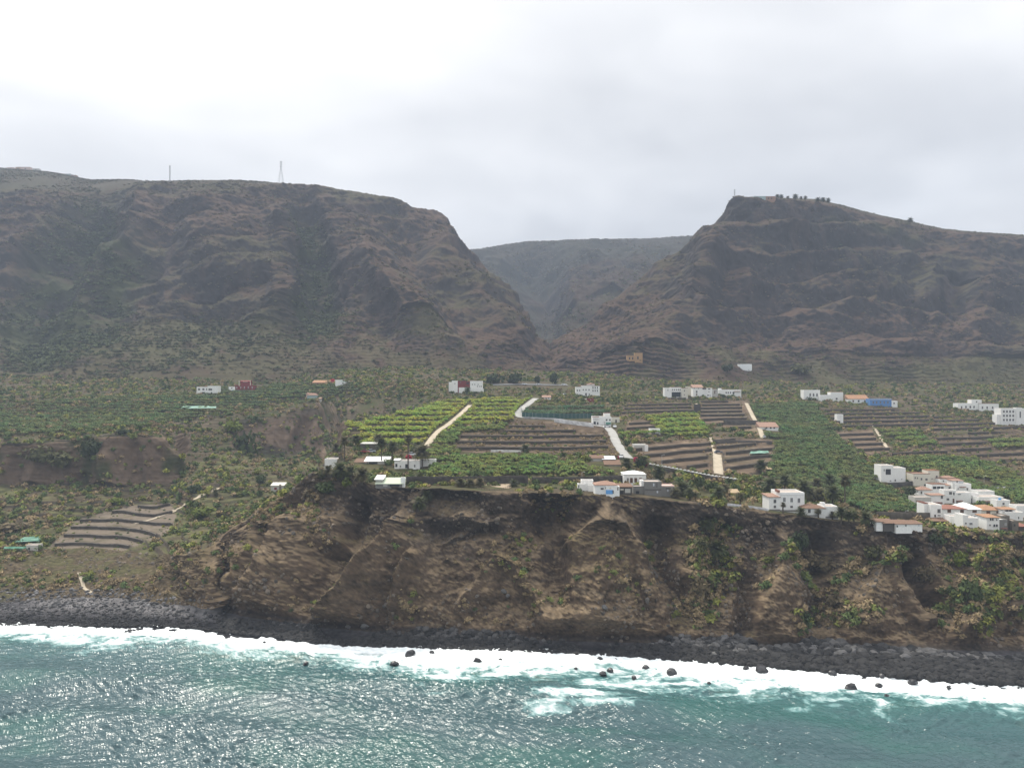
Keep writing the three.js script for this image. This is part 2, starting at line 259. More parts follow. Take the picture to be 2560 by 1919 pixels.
const CLIFF_RELIEF = [
  EDGE([[785, 1258], [742, 1350], [728, 1378], [690, 1430], [612, 1542]], 12, 20, 8), crease([[700, 1285], [660, 1370], [575, 1500]], 7, 9, 4), EDGE([[650, 1300], [600, 1400], [540, 1500]], 8, 12, 4),
  EDGE([[1010, 1270], [985, 1350], [930, 1416], [872, 1478], [795, 1560]], 12, 22, 9), crease([[860, 1290], [850, 1350], [905, 1400]], 8, 8, 4), EDGE([[1040, 1380], [1010, 1440], [985, 1530]], 6, 9, 4),
  crease([[1160, 1270], [1172, 1320], [1180, 1335]], 6, 17, 4.5, true), EDGE([[1240, 1400], [1190, 1450], [1130, 1540]], 7, 12, 3.5), crease([[1230, 1390], [1290, 1425], [1355, 1515], [1385, 1590]], 3, 5, 4),
  crease([[1522, 1262], [1512, 1350], [1500, 1470], [1490, 1592]], 3, 27, 8), EDGE([[1522, 1262], [1440, 1345], [1400, 1385]], 5, 9, 5), crease([[1530, 1275], [1605, 1400], [1680, 1560]], 4, 7, 5),
  crease([[1383, 1220], [1383, 1285], [1330, 1330]], 15, 8, -7, true), crease([[1060, 1332], [1150, 1330], [1250, 1328]], 5, 4, -3, true), crease([[1050, 1245], [1150, 1255], [1200, 1262]], 6, 5, -2.6, true),
  crease([[1395, 1330], [1385, 1420], [1400, 1500]], 6, 6, -4.5, true), crease([[905, 1250], [880, 1370], [850, 1420]], 6, 6, -5, true), crease([[690, 1310], [690, 1380]], 6, 6, -4, true),
  crease([[1640, 1290], [1650, 1420], [1700, 1560]], 8, 8, -6, true), crease([[1800, 1290], [1790, 1400], [1800, 1500]], 10, 8, -4, true), crease([[1700, 1380], [1850, 1380]], 4, 4, 2, true), crease([[1690, 1440], [1790, 1440]], 4, 4, 2, true),
  EDGE([[1950, 1330], [1945, 1430], [1880, 1590]], 9, 18, 4), crease([[1868, 1420], [1860, 1590]], 5, 6, -5, true),
  EDGE([[2205, 1385], [2190, 1440], [2130, 1570]], 8, 20, 4), crease([[2205, 1390], [2260, 1460], [2330, 1570]], 4, 6, 6), crease([[2255, 1365], [2285, 1440], [2350, 1520]], 8, 9, -9, true),
  crease([[2430, 1400], [2480, 1450], [2530, 1540]], 6, 9, 6), crease([[2040, 1330], [2060, 1480], [2050, 1580]], 9, 9, -5, true), EDGE([[2440, 1380], [2420, 1480], [2390, 1590]], 7, 12, 5),
];
const LAND_RELIEF = [
  crease([[250, 1120], [262, 1200], [285, 1250]], 7, 10, 5), crease([[330, 1095], [335, 1170], [350, 1230]], 6, 7, -3, true), crease([[40, 1130], [30, 1240]], 6, 7, -3.5, true), crease([[200, 1180], [215, 1260]], 5, 5, -4, true), crease([[100, 1150], [60, 1260]], 9, 9, 3), crease([[385, 1092], [450, 1160], [470, 1210]], 5, 4, 3),
  crease([[770, 1035], [740, 1120], [735, 1170]], 8, 8, -6, true), crease([[600, 1050], [610, 1110]], 9, 9, -5, true), crease([[690, 1040], [680, 1130]], 7, 9, 4),
];
const tierStep = { banana_bright: 2.3, banana_low: 1.6, brown_a: 1.9, brown_b: 2.0, brown_c: 2.1, brown_d: 1.8, brown_e: 2.0, brown_f: 2.2, brown_g: 2.3, brown_h: 2.2, brown_i: 2.0, brown_j: 2.0, banana_mid: 2.0, banana_big: 2.2, banana_right: 2.0, banana_left: 1.9, bare: 1.7, banana_net: 2.4 };
function tier(z, step, off) { const q = z / step + off, f = Math.floor(q), r = q - f; return (f - off + (r < 0.86 ? r * 0.1 : lerp(0.086, 1, (r - 0.86) / 0.14))) * step; }
const FALLOW = new Set(['brown_a', 'brown_f', 'brown_g', 'brown_h', 'brown_i', 'brown_j']);
const TIERQ = new Float32Array(700000);                            // terrace number before stepping, in the fields
const land = surface({
  profiles: LAND.map((r) => {
    const D = EYE * FOCAL / (r[1] - CY), [px, , foot, mid0, rim0] = r, see = (q) => CY + (EYE - q[1]) / q[0] * FOCAL, k = sstep(530, 600, px);
    const f = see(foot), e = see(rim0), bl = (a, b) => [lerp(a[0], b[0], k), lerp(a[1], b[1], k)], run = lerp(40, 29, sstep(700, 950, px));
    const mid = bl(mid0, P(lerp(f, e, 0.42), foot[0] + run * 0.42)), neck = bl([lerp(mid0[0], rim0[0], 0.7), lerp(mid0[1], rim0[1], 0.7)], P(lerp(f, e, 0.8), foot[0] + run * 0.9)), rim = bl(rim0, P(e, foot[0] + run));
    return [px, [D - 26, -3.2], [D, 0], foot, mid, neck, rim, ...r.slice(5)];
  }),
  rows: [10, 30, 80, 70, 42, 26, 46, 56, 60, 48, 26, 34, 24], px0: -320, px1: 2880, cols: 1110,
  shapeZ(px, D, z, s, t, n) {
    if (s < 5) return z;
    const py = CY + (EYE - z) / D * FOCAL, f = fieldAt(px, py);
    let k = f === 'banana_big' || f === 'banana_right' || f === 'banana_low' ? 0.4 : f ? 1 : px > 850 ? 0.55 : s === 5 || s === 6 || s >= 9 ? 0.8 : 0.35;
    if (s === 5) k *= px > 850 ? 0 : 1;
    k *= sstep(2.5, 4.5, roadNear(px, py, D));
    if (k <= 0) return z;
    const plot = Math.floor(px / 170 + 0.8 * noise(px / 150, D / 60, 3));
    const step = tierStep[f] ?? 2.0;
    const zz = z + 0.5 * noise(px / 60, D / 40, 1); if (f && k > 0.9) TIERQ[n] = zz / step;
    return lerp(z, tier(zz, step, f ? 0 : (plot * 0.37) % 1), k);
  },
  displace(p, o) {
    const steep = sstep(0.93, 0.72, p.ny), lift = sstep(0.5, 4, p.y), cliff = p.seg >= 1 && p.seg <= 4;
    let d = 0;
    const { x, y, z } = p, wx = x + 6 * noise(x * 0.03, y * 0.03, z * 0.03);
    if (steep > 0.01) {
      d += 3.2 * fbm(x * 0.026, y * 0.03, z * 0.026, 4);
      d += 3.6 * (ridged(wx * 0.035, y * 0.01, z * 0.02 + 3, 3) - 0.35);
      d += (cliff ? 1.7 : 1) * fbm(x * 0.13, y * 0.17, z * 0.13, 5, 0.66);
      d += (cliff ? 0.6 : 0.6) * noise(x * 0.012, y * 0.4 + 2 * noise(x * 0.02, 0, z * 0.02), 4.4);
      d += 1.5 * Math.max(0, noise(x * 0.4, y * 0.4, z * 0.4) - 0.12) + (cliff ? 0.8 * Math.max(0, noise(x * 0.9, y * 0.9, z * 0.9) - 0.1) : 0);
      d += relief(cliff ? CLIFF_RELIEF : LAND_RELIEF, p.px + (cliff ? 8 * noise(x * 0.1, y * 0.1, 2) + 5 * noise(x * 0.4, y * 0.4, 4) : 0), p.py + (cliff ? 6 * noise(x * 0.12, y * 0.12, 9) : 0), p.D) * (cliff ? 2.0 : 1.7);
      const rim = p.seg === 4 ? 1 - 0.75 * sstep(0.8, 1, p.t) : 1;
      d *= steep * lift * (p.seg >= 8 ? 0.7 : 1) * rim;
    }
    const v = (1 - steep) * lift * (cliff ? 0.9 * fbm(x * 0.09, 2, z * 0.09, 4, 0.6) + 0.35 * Math.abs(noise(x * 0.5, 1, z * 0.5)) : (fieldAt(p.px, p.py) ? 0.08 : 0.3) * fbm(x * 0.07, 2, z * 0.07, 4)) + (p.seg === 1 ? 0.25 * noise(x * 0.7, 0, z * 0.7) * sstep(0, 1, y) : 0);
    o[0] = p.nx * d; o[1] = p.ny * d * 0.6 + v; o[2] = p.nz * d;
    if (p.seg <= 1 && p.y < 0.3) { o[0] = o[2] = 0; }
  },
  color(p, o) {
    const { x, y, z } = p, n1 = fbm(x * 0.02, y * 0.02, z * 0.02, 4), n2 = fbm(x * 0.13, y * 0.13, z * 0.13, 3), n3 = noise(x * 0.7, y * 0.7, z * 0.7);
    let r, g, b;
    const mix = (R, G, B, k) => { r = lerp(r, R, k); g = lerp(g, G, k); b = lerp(b, B, k); };
    if (p.seg <= 1) {                                             // shore
      r = 0.075; g = 0.073; b = 0.075;
      mix(0.17, 0.165, 0.16, sstep(20, 160, p.px) * sstep(640, 500, p.px) * sstep(1.0, 2.6, y));
      mix(0.028, 0.028, 0.03, sstep(1.3, 0.4, y));
      const k = 1 + 0.5 * n3 + 0.3 * n2; r *= k; g *= k; b *= k;
    } else if (p.seg <= 4) {                                      // sea cliff: dark lava above, tan rubble below
      const h = p.seg === 2 ? p.t * 0.42 : p.seg === 3 ? 0.42 + p.t * 0.38 : 0.8 + p.t * 0.2, up = sstep(0.45, 0.85, h + 0.35 * n1 + 0.12 * n2) * (0.35 + 0.65 * sstep(680, 930, p.px));
      r = 0.155; g = 0.112; b = 0.074;
      mix(0.09, 0.072, 0.058, up);
      mix(0.2, 0.148, 0.098, sstep(0.1, 0.6, n1 + 0.5 * n2) * (1 - up) * 0.7);
      mix(0.31, 0.24, 0.15, sstep(0.4, 0.7, p.ny) * (0.75 - 0.3 * up));       // dry grass and dust on the easier slopes, paler to paint in sunlit crests
      mix(0.12, 0.105, 0.085, sstep(0.2, 0.6, noise(x * 0.02, y * 0.5, 7)) * 0.35);
      mix(0.14, 0.12, 0.05, sstep(0.15, 0.5, fbm(x * 0.05, y * 0.05, z * 0.05 + 9, 3)) * sstep(0.4, 0.6, p.ny) * 0.5);
      if (p.px < 560) { const q = sstep(500, 400, p.px); mix(0.15, 0.118, 0.072, q); mix(0.1, 0.1, 0.042, q * sstep(-0.1, 0.4, n2 + n1) * 0.8); mix(0.2, 0.17, 0.13, q * sstep(0.25, 0.6, n3) * 0.4); }
      mix(0.045, 0.042, 0.042, sstep(4.5, 2.4, y) * 0.75);
      const k = (1 + 0.6 * n3 + 0.45 * n2 + 0.5 * noise(x * 1.5, y * 1.5, z * 1.5)) * 0.7; r *= k; g *= k * 0.99; b *= k * 0.96;
    } else {
      const f = fieldAt(p.px, p.py), riser = sstep(0.9, 0.7, p.ny);
      r = 0.085; g = 0.07; b = 0.043;
      mix(0.056, 0.068, 0.025, sstep(-0.25, 0.35, n1 + 0.4 * n2));
      mix(0.125, 0.096, 0.062, sstep(0.2, 0.7, n2 - 0.6 * n1) * 0.6);
      if (p.px < 860 && p.seg <= 7) mix(0.108, 0.108, 0.046, 0.85 * sstep(-0.3, 0.2, n2 + 0.4 * n1));
      if (p.px > 860) mix(0.11, 0.092, 0.05, 0.5 * sstep(-0.2, 0.3, n1 - n2));
      if (f.startsWith('brown')) { const fl = FALLOW.has(f) ? 0.68 : 1; r = 0.135 * fl; g = 0.1 * fl; b = 0.067 * fl; mix(0.2, 0.152, 0.1, sstep(0.1, 0.5, n2) * fl); mix(0.1, 0.09, 0.055, sstep(0.1, 0.6, n1) * 0.6); }
      else if (f.startsWith('banana')) { r = 0.085; g = 0.07; b = 0.04; mix(0.05, 0.055, 0.02, sstep(-0.2, 0.4, n2)); }
      else if (f === 'bare') { r = 0.18; g = 0.15; b = 0.112; mix(0.1, 0.088, 0.055, sstep(0, 0.5, n2)); }
      mix(0.062, 0.055, 0.048, riser * (f ? 0.9 : 0.7));
      const cliffy = sstep(0.86, 0.7, p.bny);
      if (cliffy > 0) { mix(0.135, 0.1, 0.07, cliffy); mix(0.2, 0.15, 0.1, cliffy * sstep(0.0, 0.5, n1 + 0.3 * n2)); mix(0.055, 0.062, 0.028, cliffy * sstep(0.15, 0.5, fbm(x * 0.03, y * 0.03, z * 0.03 + 4, 3))); }
      const k = 1 + 0.2 * n3 + 0.22 * n2; r *= k; g *= k; b *= k;
    }
    o[0] = Math.max(0.012, r * 0.8); o[1] = Math.max(0.012, g * 0.78); o[2] = Math.max(0.01, b * 0.8);
  },
});
const earthMat = new THREE.MeshPhysicalMaterial({ vertexColors: true, roughness: 1, specularIntensity: 0.15 });
tag(add(new THREE.Mesh(land.g, earthMat), 'ground'), 'brown coastal land with sea cliff, ravine and terraced plateau', 'ground', null, 'structure');
const hit = (px, py) => land.hit(px, py);

// ---------------------------------------------------------------- the mountains
const WEST = [
  // px, buried foot, talus, bench, wall, shoulder, rim, back
  [-330, [690, 58], P(925, 790), P(815, 900), P(700, 1010), P(560, 1130), P(478, 1235), P(395, 1900)],
  [0, [690, 58], P(922, 790), P(815, 900), P(700, 1010), P(560, 1130), P(472, 1235), P(419, 1900)],
  [110, [690, 58], P(922, 790), P(815, 900), P(700, 1010), P(560, 1130), P(474, 1240), P(427, 1900)],
  [200, [690, 58], P(920, 790), P(812, 900), P(695, 1010), P(555, 1130), P(482, 1245), P(444, 1900)],
  [330, [690, 58], P(920, 790), P(808, 905), P(688, 1010), P(548, 1130), P(464, 1250), P(462, 1700)],
  [400, [690, 58], P(920, 790), P(805, 905), P(680, 1000), P(545, 1120), P(460, 1245), P(459, 1500)],
  [560, [690, 58], P(920, 790), P(818, 900), P(680, 985), P(545, 1100), P(457, 1230), P(459, 1500)],
  [700, [690, 58], P(922, 790), P(825, 890), P(690, 980), P(550, 1100), P(462, 1230), P(470, 1500)],
  [780, [690, 58], P(922, 795), P(815, 900), P(690, 1010), P(555, 1130), P(469, 1240), P(480, 1500)],
  [860, [690, 58], P(920, 795), P(805, 890), P(680, 990), P(565, 1110), P(478, 1250), P(495, 1500)],
  [960, [690, 58], P(922, 792), P(802, 892), P(690, 980), P(580, 1110), P(493, 1255), P(520, 1500)],
  [1035, [690, 58], P(924, 790), P(795, 888), P(690, 970), P(600, 1090), P(518, 1255), P(560, 1480)],
  [1117, [690, 58], P(928, 792), P(818, 876), P(720, 960), P(640, 1080), P(547, 1260), P(600, 1450)],
  [1135, [690, 58], P(930, 795), P(828, 862), P(735, 960), P(655, 1070), P(580, 1230), P(630, 1430)],
  [1190, [690, 58], P(934, 800), P(850, 862), P(765, 955), P(700, 1055), P(641, 1180), P(700, 1380)],
  [1230, [690, 58], P(936, 800), P(865, 860), P(785, 945), P(730, 1030), P(683, 1130), P(740, 1320)],
  [1275, [690, 58], P(938, 800), P(882, 858), P(820, 925), P(770, 1000), P(720, 1085), P(780, 1250)],
  [1302, [690, 58], P(938, 800), P(892, 856), P(845, 915), P(800, 980), P(761, 1050), P(810, 1200)],
  [1332, [690, 58], P(940, 800), P(908, 845), P(880, 895), P(852, 945), P(827, 1000), P(860, 1120)],
  [1372, [690, 58], P(940, 800), P(924, 830), P(910, 860), P(898, 890), P(889, 920), P(900, 1000)],
  [1410, [690, 58], P(942, 800), P(938, 815), P(936, 830), P(934, 850), P(932, 870), P(935, 930)],
];
const EAST = [
  [1300, [690, 58], P(945, 780), P(942, 800), P(940, 820), P(938, 845), P(936, 870), P(940, 950)],
  [1372, [690, 58], P(943, 780), P(930, 815), P(915, 850), P(900, 890), P(886, 940), P(900, 1050)],
  [1425, [690, 58], P(942, 780), P(918, 825), P(890, 870), P(858, 920), P(831, 985), P(850, 1100)],
  [1488, [690, 58], P(942, 785), P(905, 830), P(868, 880), P(832, 940), P(803, 1005), P(820, 1120)],
  [1513, [690, 58], P(942, 785), P(900, 832), P(855, 890), P(805, 950), P(770, 1020), P(790, 1150)],
  [1589, [690, 58], P(942, 790), P(885, 840), P(820, 905), P(755, 980), P(703, 1060), P(720, 1200)],
  [1651, [690, 58], P(943, 792), P(875, 845), P(800, 920), P(720, 1000), P(654, 1090), P(670, 1250)],
  [1710, [690, 58], P(945, 795), P(870, 850), P(790, 930), P(690, 1020), P(618, 1110), P(640, 1300)],
  [1740, [690, 58], P(945, 800), P(868, 852), P(785, 935), P(665, 1025), P(588, 1120), P(620, 1300)],
  [1780, [690, 58], P(946, 800), P(866, 855), P(780, 935), P(640, 1030), P(562, 1130), P(600, 1320)],
  [1817, [690, 58], P(948, 802), P(868, 860), P(778, 935), P(640, 1035), P(528, 1135), P(560, 1330)],
  [1846, [690, 58], P(948, 804), P(870, 860), P(780, 935), P(645, 1035), P(501, 1135), P(520, 1350)],
  [1890, [690, 58], P(950, 806), P(872, 862), P(785, 935), P(650, 1040), P(497, 1140), P(505, 1350)],
  [2034, [690, 58], P(953, 810), P(880, 865), P(795, 935), P(660, 1040), P(502, 1150), P(510, 1350)],
  [2089, [690, 58], P(954, 812), P(882, 868), P(800, 935), P(665, 1040), P(514, 1150), P(525, 1350)],
  [2186, [690, 58], P(955, 815), P(886, 868), P(805, 935), P(680, 1040), P(538, 1145), P(550, 1350)],
  [2264, [690, 58], P(957, 816), P(888, 868), P(812, 930), P(690, 1035), P(555, 1140), P(565, 1350)],
  [2361, [690, 58], P(958, 818), P(890, 870), P(818, 930), P(700, 1030), P(575, 1135), P(588, 1350)],
  [2560, [690, 58], P(960, 820), P(895, 870), P(825, 930), P(715, 1025), P(591, 1130), P(604, 1350)],
  [2890, [690, 58], P(962, 820), P(900, 870), P(835, 930), P(735, 1025), P(612, 1130), P(624, 1350)],
];
const FAR = [
  [960, [1100, 120], P(880, 1250), P(740, 1600), P(640, 1950), P(600, 2100), P(610, 2500)],
  [1177, [1100, 118], P(885, 1250), P(770, 1600), P(690, 1900), P(625, 2150), P(630, 2500)],
  [1258, [1080, 115], P(890, 1200), P(800, 1520), P(700, 1850), P(614, 2150), P(620, 2500)],
  [1317, [1050, 110], P(893, 1150), P(830, 1450), P(705, 1820), P(606, 2150), P(612, 2500)],
  [1372, [1020, 104], P(898, 1100), P(850, 1350), P(710, 1780), P(604, 2150), P(610, 2500)],
  [1426, [1040, 108], P(890, 1150), P(820, 1400), P(700, 1780), P(601, 2120), P(608, 2500)],
  [1550, [1100, 120], P(870, 1250), P(760, 1480), P(680, 1780), P(599, 2100), P(606, 2500)],
  [1640, [1150, 130], P(850, 1280), P(730, 1500), P(660, 1750), P(597, 2080), P(604, 2500)],
  [1706, [1150, 140], P(840, 1300), P(710, 1520), P(650, 1740), P(592, 2060), P(600, 2500)],
  [1800, [1150, 150], P(820, 1300), P(700, 1520), P(640, 1740), P(588, 2050), P(596, 2500)],
  [1960, [1150, 150], P(820, 1300), P(700, 1520), P(640, 1740), P(590, 2050), P(598, 2500)],
];
const WEST_RELIEF = [
  crease([[735, 500], [770, 580], [775, 680], [800, 760], [770, 830]], 36, 40, -32, true), crease([[700, 520], [740, 600], [755, 700], [690, 800]], 32, 55, 24),
  crease([[270, 520], [200, 590], [120, 680], [60, 790], [20, 880]], 55, 60, -38, true), crease([[340, 620], [300, 680], [250, 800]], 45, 45, -16, true), crease([[360, 500], [320, 610], [260, 660]], 50, 50, 20),
  crease([[520, 480], [540, 600], [640, 720], [640, 800]], 70, 80, 20, true), crease([[900, 590], [930, 700], [1040, 770], [1150, 880], [1220, 930]], 40, 45, 28), crease([[880, 700], [900, 760], [980, 840]], 32, 32, -16, true),
  crease([[1000, 560], [1040, 660], [1130, 770], [1220, 860]], 30, 40, -20, true), crease([[1080, 570], [1130, 660], [1230, 790], [1310, 890]], 26, 36, 20), crease([[450, 730], [560, 745], [700, 740]], 26, 26, -14, true), crease([[120, 560], [60, 640]], 40, 40, 16), crease([[420, 520], [400, 640], [350, 760]], 40, 50, -10, true),
];
const EAST_RELIEF = [
  crease([[1790, 620], [1750, 700], [1720, 770]], 26, 34, 28), crease([[1820, 640], [1815, 720], [1830, 790]], 26, 30, -14, true), crease([[1700, 790], [1640, 850], [1580, 920]], 36, 36, 14),
  crease([[2120, 650], [2130, 720], [2200, 760]], 38, 38, 16), crease([[2290, 690], [2280, 760], [2330, 800]], 26, 26, -18, true), crease([[2340, 660], [2310, 720], [2290, 790]], 24, 34, 18), crease([[2450, 700], [2470, 760], [2440, 830]], 30, 34, 17), crease([[2400, 680], [2390, 770]], 22, 26, -15, true), crease([[1900, 720], [1920, 790], [1960, 830]], 36, 36, -12, true), crease([[1990, 560], [1900, 640], [1860, 720]], 40, 50, 12),
];
function mountain(profiles, rows, px0, px1, cols, rel, opt) {
  return surface({
    profiles, rows, px0, px1, cols,
    shapeZ: opt.tiers ? (px, D, z, s, t) => { if (s > 2) return z; const k = (s < 1 ? 1 : s === 1 ? 1 - 0.4 * t : 0.55 * (1 - t)) * sstep(-0.5, 0.25, noise(px / 130, D / 110, 2.2)); return lerp(z, tier(z + 0.6 * noise(px / 50, D / 40, 1), 3.4, 0.3 * Math.floor(px / 210)), k * 0.8); } : null,
    displace(p, o) {
      const { x, y, z } = p, rim = p.seg >= opt.rim ? 0.15 : p.seg === opt.rim - 1 ? 1 - 0.85 * sstep(0.8, 1, p.t) : 1, low = p.seg === 0 ? 0.15 : p.seg === 1 ? 0.3 + 0.55 * p.t : 1;
      const wx = x + 30 * noise(x * 0.006, y * 0.006, z * 0.006);
      let d = 11 * fbm(x * 0.0085, y * 0.011, z * 0.0085, 4) + 12 * (ridged(wx * 0.0105, y * 0.0035, z * 0.006 + 3, 4) - 0.35);
      d += 6 * fbm(x * 0.036, y * 0.045, z * 0.036, 5, 0.62);
      const band = noise(x * 0.002, y * 0.05 + 0.8 * noise(x * 0.01, y * 0.01, z * 0.01), 5.5);        // lava beds: harder courses stand out
      d += (opt.bed ?? 3) * band;
      if (opt.bands && p.seg >= 2) {                               // stacked flows: a steep face, then a bench
        const q = y / opt.bandH + 0.9 * noise(x * 0.0035, 1, z * 0.0035) + 0.18 * noise(x * 0.02, y * 0.01, z * 0.02), r = q - Math.floor(q), w = opt.bands * (0.35 + 0.9 * sstep(-0.3, 0.35, noise(x * 0.004, Math.floor(q) * 1.7, z * 0.004)));
        d += w * ((r < 0.68 ? r / 0.68 : (1 - r) / 0.32) - 0.5) + (r < 0.68 ? 0.22 * w * (ridged(x * 0.06 + 2 * noise(x * 0.01, y * 0.01, 1), y * 0.008, z * 0.05, 3) - 0.3) : 0);
      }
      d += 1.6 * (ridged(x * 0.075, y * 0.02, z * 0.075, 2) - 0.3) * sstep(0.0, 0.4, band + 0.2);
      d += relief(rel, p.px, p.py, p.D) * (opt.gain ?? 1);
      d *= rim * low * sstep(0.99, 0.93, p.ny);
      o[0] = p.nx * d; o[1] = p.ny * d * 0.8; o[2] = p.nz * d;
    },
    color(p, o) {
      const { x, y, z } = p, n1 = fbm(x * 0.006, y * 0.006, z * 0.006, 4), n2 = fbm(x * 0.035, y * 0.035, z * 0.035, 4), n3 = noise(x * 0.22, y * 0.22, z * 0.22), rock = sstep(0.8, 0.58, p.ny + 0.08 * n2);
      let r = 0.096, g = 0.068, b = 0.044;
      const mix = (R, G, B, k) => { r = lerp(r, R, k); g = lerp(g, G, k); b = lerp(b, B, k); };
      mix(0.06, 0.064, 0.029, sstep(-0.1, 0.45, n1 + 0.55 * n2) * 0.75);
      mix(0.1, 0.072, 0.05, sstep(0.15, 0.6, n2 - 0.4 * n1) * 0.5);
      mix(0.048, 0.046, 0.042, rock * 0.9);
      mix(0.13, 0.1, 0.078, rock * sstep(0.2, 0.6, noise(x * 0.05, y * 0.012, z * 0.05)) * 0.5);
      const green = relief(opt.green ?? [], p.px, p.py, p.D); if (green > 0) mix(0.052, 0.062, 0.026, clamp(green * (0.75 + 0.9 * n2)));
      if (p.seg <= 1) mix(0.1, 0.098, 0.045, 0.6 * sstep(-0.4, 0.2, n2 + n1));
      if (p.seg >= opt.rim - (opt.rim === 4 ? 1 : 0)) mix(0.06, 0.062, 0.036, 0.7);
      const k = (1 + 0.26 * n3 + 0.3 * n2) * (opt.tone ?? 1) * 0.7; o[0] = r * k; o[1] = g * 0.93 * k; o[2] = b * 1.05 * k;
    },
  });
}
const WEST_GREEN = [crease([[280, 500], [200, 590], [120, 680], [60, 790], [20, 880]], 60, 70, 1.1, true), crease([[330, 615], [300, 680], [240, 800], [100, 830]], 50, 50, 1.1, true), crease([[745, 530], [775, 620], [790, 760], [760, 830]], 32, 34, 1, true), crease([[400, 840], [560, 850], [800, 800], [900, 760]], 40, 30, 0.4, true), crease([[0, 880], [300, 890], [500, 900]], 40, 30, 0.45, true)];
const west = mountain(WEST, [24, 64, 66, 76, 76, 22], -320, 1410, 600, WEST_RELIEF, { rim: 5, tiers: true, green: WEST_GREEN, bands: 9, bandH: 42 });
const east = mountain(EAST, [24, 56, 66, 84, 80, 14], 1300, 2880, 560, EAST_RELIEF, { rim: 5, tiers: true, bed: 5, bands: 15, bandH: 46, green: [crease([[1850, 930], [2200, 945], [2560, 950]], 30, 30, 0.6, true), crease([[2040, 545], [2200, 570], [2300, 600]], 14, 14, 0.6, true)] });
const far = mountain(FAR, [16, 50, 60, 40, 8], 970, 1950, 330, [crease([[1290, 630], [1325, 740], [1372, 890]], 130, 70, -60, true), crease([[1500, 640], [1450, 750], [1400, 860]], 90, 60, 50), crease([[1215, 650], [1270, 740], [1345, 860]], 80, 60, 45), crease([[1620, 640], [1560, 740], [1480, 850]], 70, 60, 40)], { rim: 4, gain: 1, tone: 0.56, bands: 14, bandH: 60, green: [crease([[1190, 650], [1300, 760], [1372, 860]], 70, 60, 0.8, true)] });
tag(add(new THREE.Mesh(west.g, earthMat), 'mountain'), 'broad brown mountain wall with a flat rim left of the gorge', 'mountain', null, 'structure');
tag(add(new THREE.Mesh(east.g, earthMat), 'mountain'), 'brown mountain with dark rock bands and a flat peak right of the gorge', 'mountain', null, 'structure');
tag(add(new THREE.Mesh(far.g, earthMat), 'hill'), 'hazy far ridge closing the gorge between the two mountains', 'hill', null, 'structure');
// ---------------------------------------------------------------- the sea
const WAVES = []; { const r = mulberry(5); for (let i = 0; i < 26; i++) { const L = i < 3 ? 18 + r() * 14 : i < 15 ? 3.4 + r() * 5 : 2 + r() * 2.2, a = i < 3 ? 0.2 + (r() - 0.5) * 0.4 : (i % 2 ? 0.42 : -0.12) + (r() - 0.5) * (i < 15 ? 0.8 : 1.4); WAVES.push([Math.sin(a) * 2 * Math.PI / L, Math.cos(a) * 2 * Math.PI / L, r() * 6.28, (i < 3 ? 0.014 : i < 15 ? 0.018 : 0.017) * L * (0.6 + 0.8 * r())]); } }
function wave(x, D) {
  const wx = x + 5 * noise(x * 0.04, D * 0.04, 1), wd = D + 4 * noise(x * 0.05, D * 0.05, 7), env = 0.65 + 0.75 * fbm(x * 0.02, D * 0.03, 3, 2);
  let h = 0; for (let i = 0; i < WAVES.length; i++) { const w = WAVES[i], s = Math.sin(wx * w[0] + wd * w[1] + w[2]); h += w[3] * (i < 3 ? s : (1 - 1.55 * Math.sqrt(s * s + 0.05)) * env); }
  return h + 0.22 * fbm(x * 0.35, D * 0.5, 2, 3);
}
// foam: 0 none .. 1 solid white, by metres offshore
function foamAt(x, D, px, s) {
  const w = lerp(17, 21, sstep(300, 1300, px)) + 9 * fbm(x * 0.02, 0, 3.3, 3) + 5 * fbm(x * 0.07, D * 0.05, 9, 3), lace = fbm(x * 0.16 + noise(x * 0.1, D * 0.1, 4) * 2, D * 0.24, 2.2, 6, 0.74);
  const web = ridged(x * 0.28 + lace, D * 0.36, 5.5, 4); let f = sstep(1.55, 0.4, s / w + 0.8 * lace); f *= lerp(1, clamp(0.25 + 1.3 * web), sstep(0.95, 0.45, f));
  const patch = (cx, cy, rx, ry, k) => { const py = CY + EYE / D * FOCAL, d = Math.hypot((px - cx) / rx, (py - cy) / ry); return k * sstep(1.2, 0.1, d + 1.0 * lace); };
  f = Math.max(f, (0.35 + 0.9 * web) * Math.max(patch(1440, 1735, 140, 18, 1), patch(1365, 1764, 70, 16, 0.8), patch(1520, 1756, 130, 12, 0.8), patch(1990, 1770, 45, 7, 0.6), patch(2085, 1762, 30, 6, 0.6), patch(1560, 1705, 170, 24, 0.85)), patch(2350, 1760, 120, 14, 0.7), patch(1110, 1690, 110, 16, 0.75), patch(200, 1602, 120, 12, 0.7), patch(620, 1622, 160, 14, 0.7));
  return f;
}
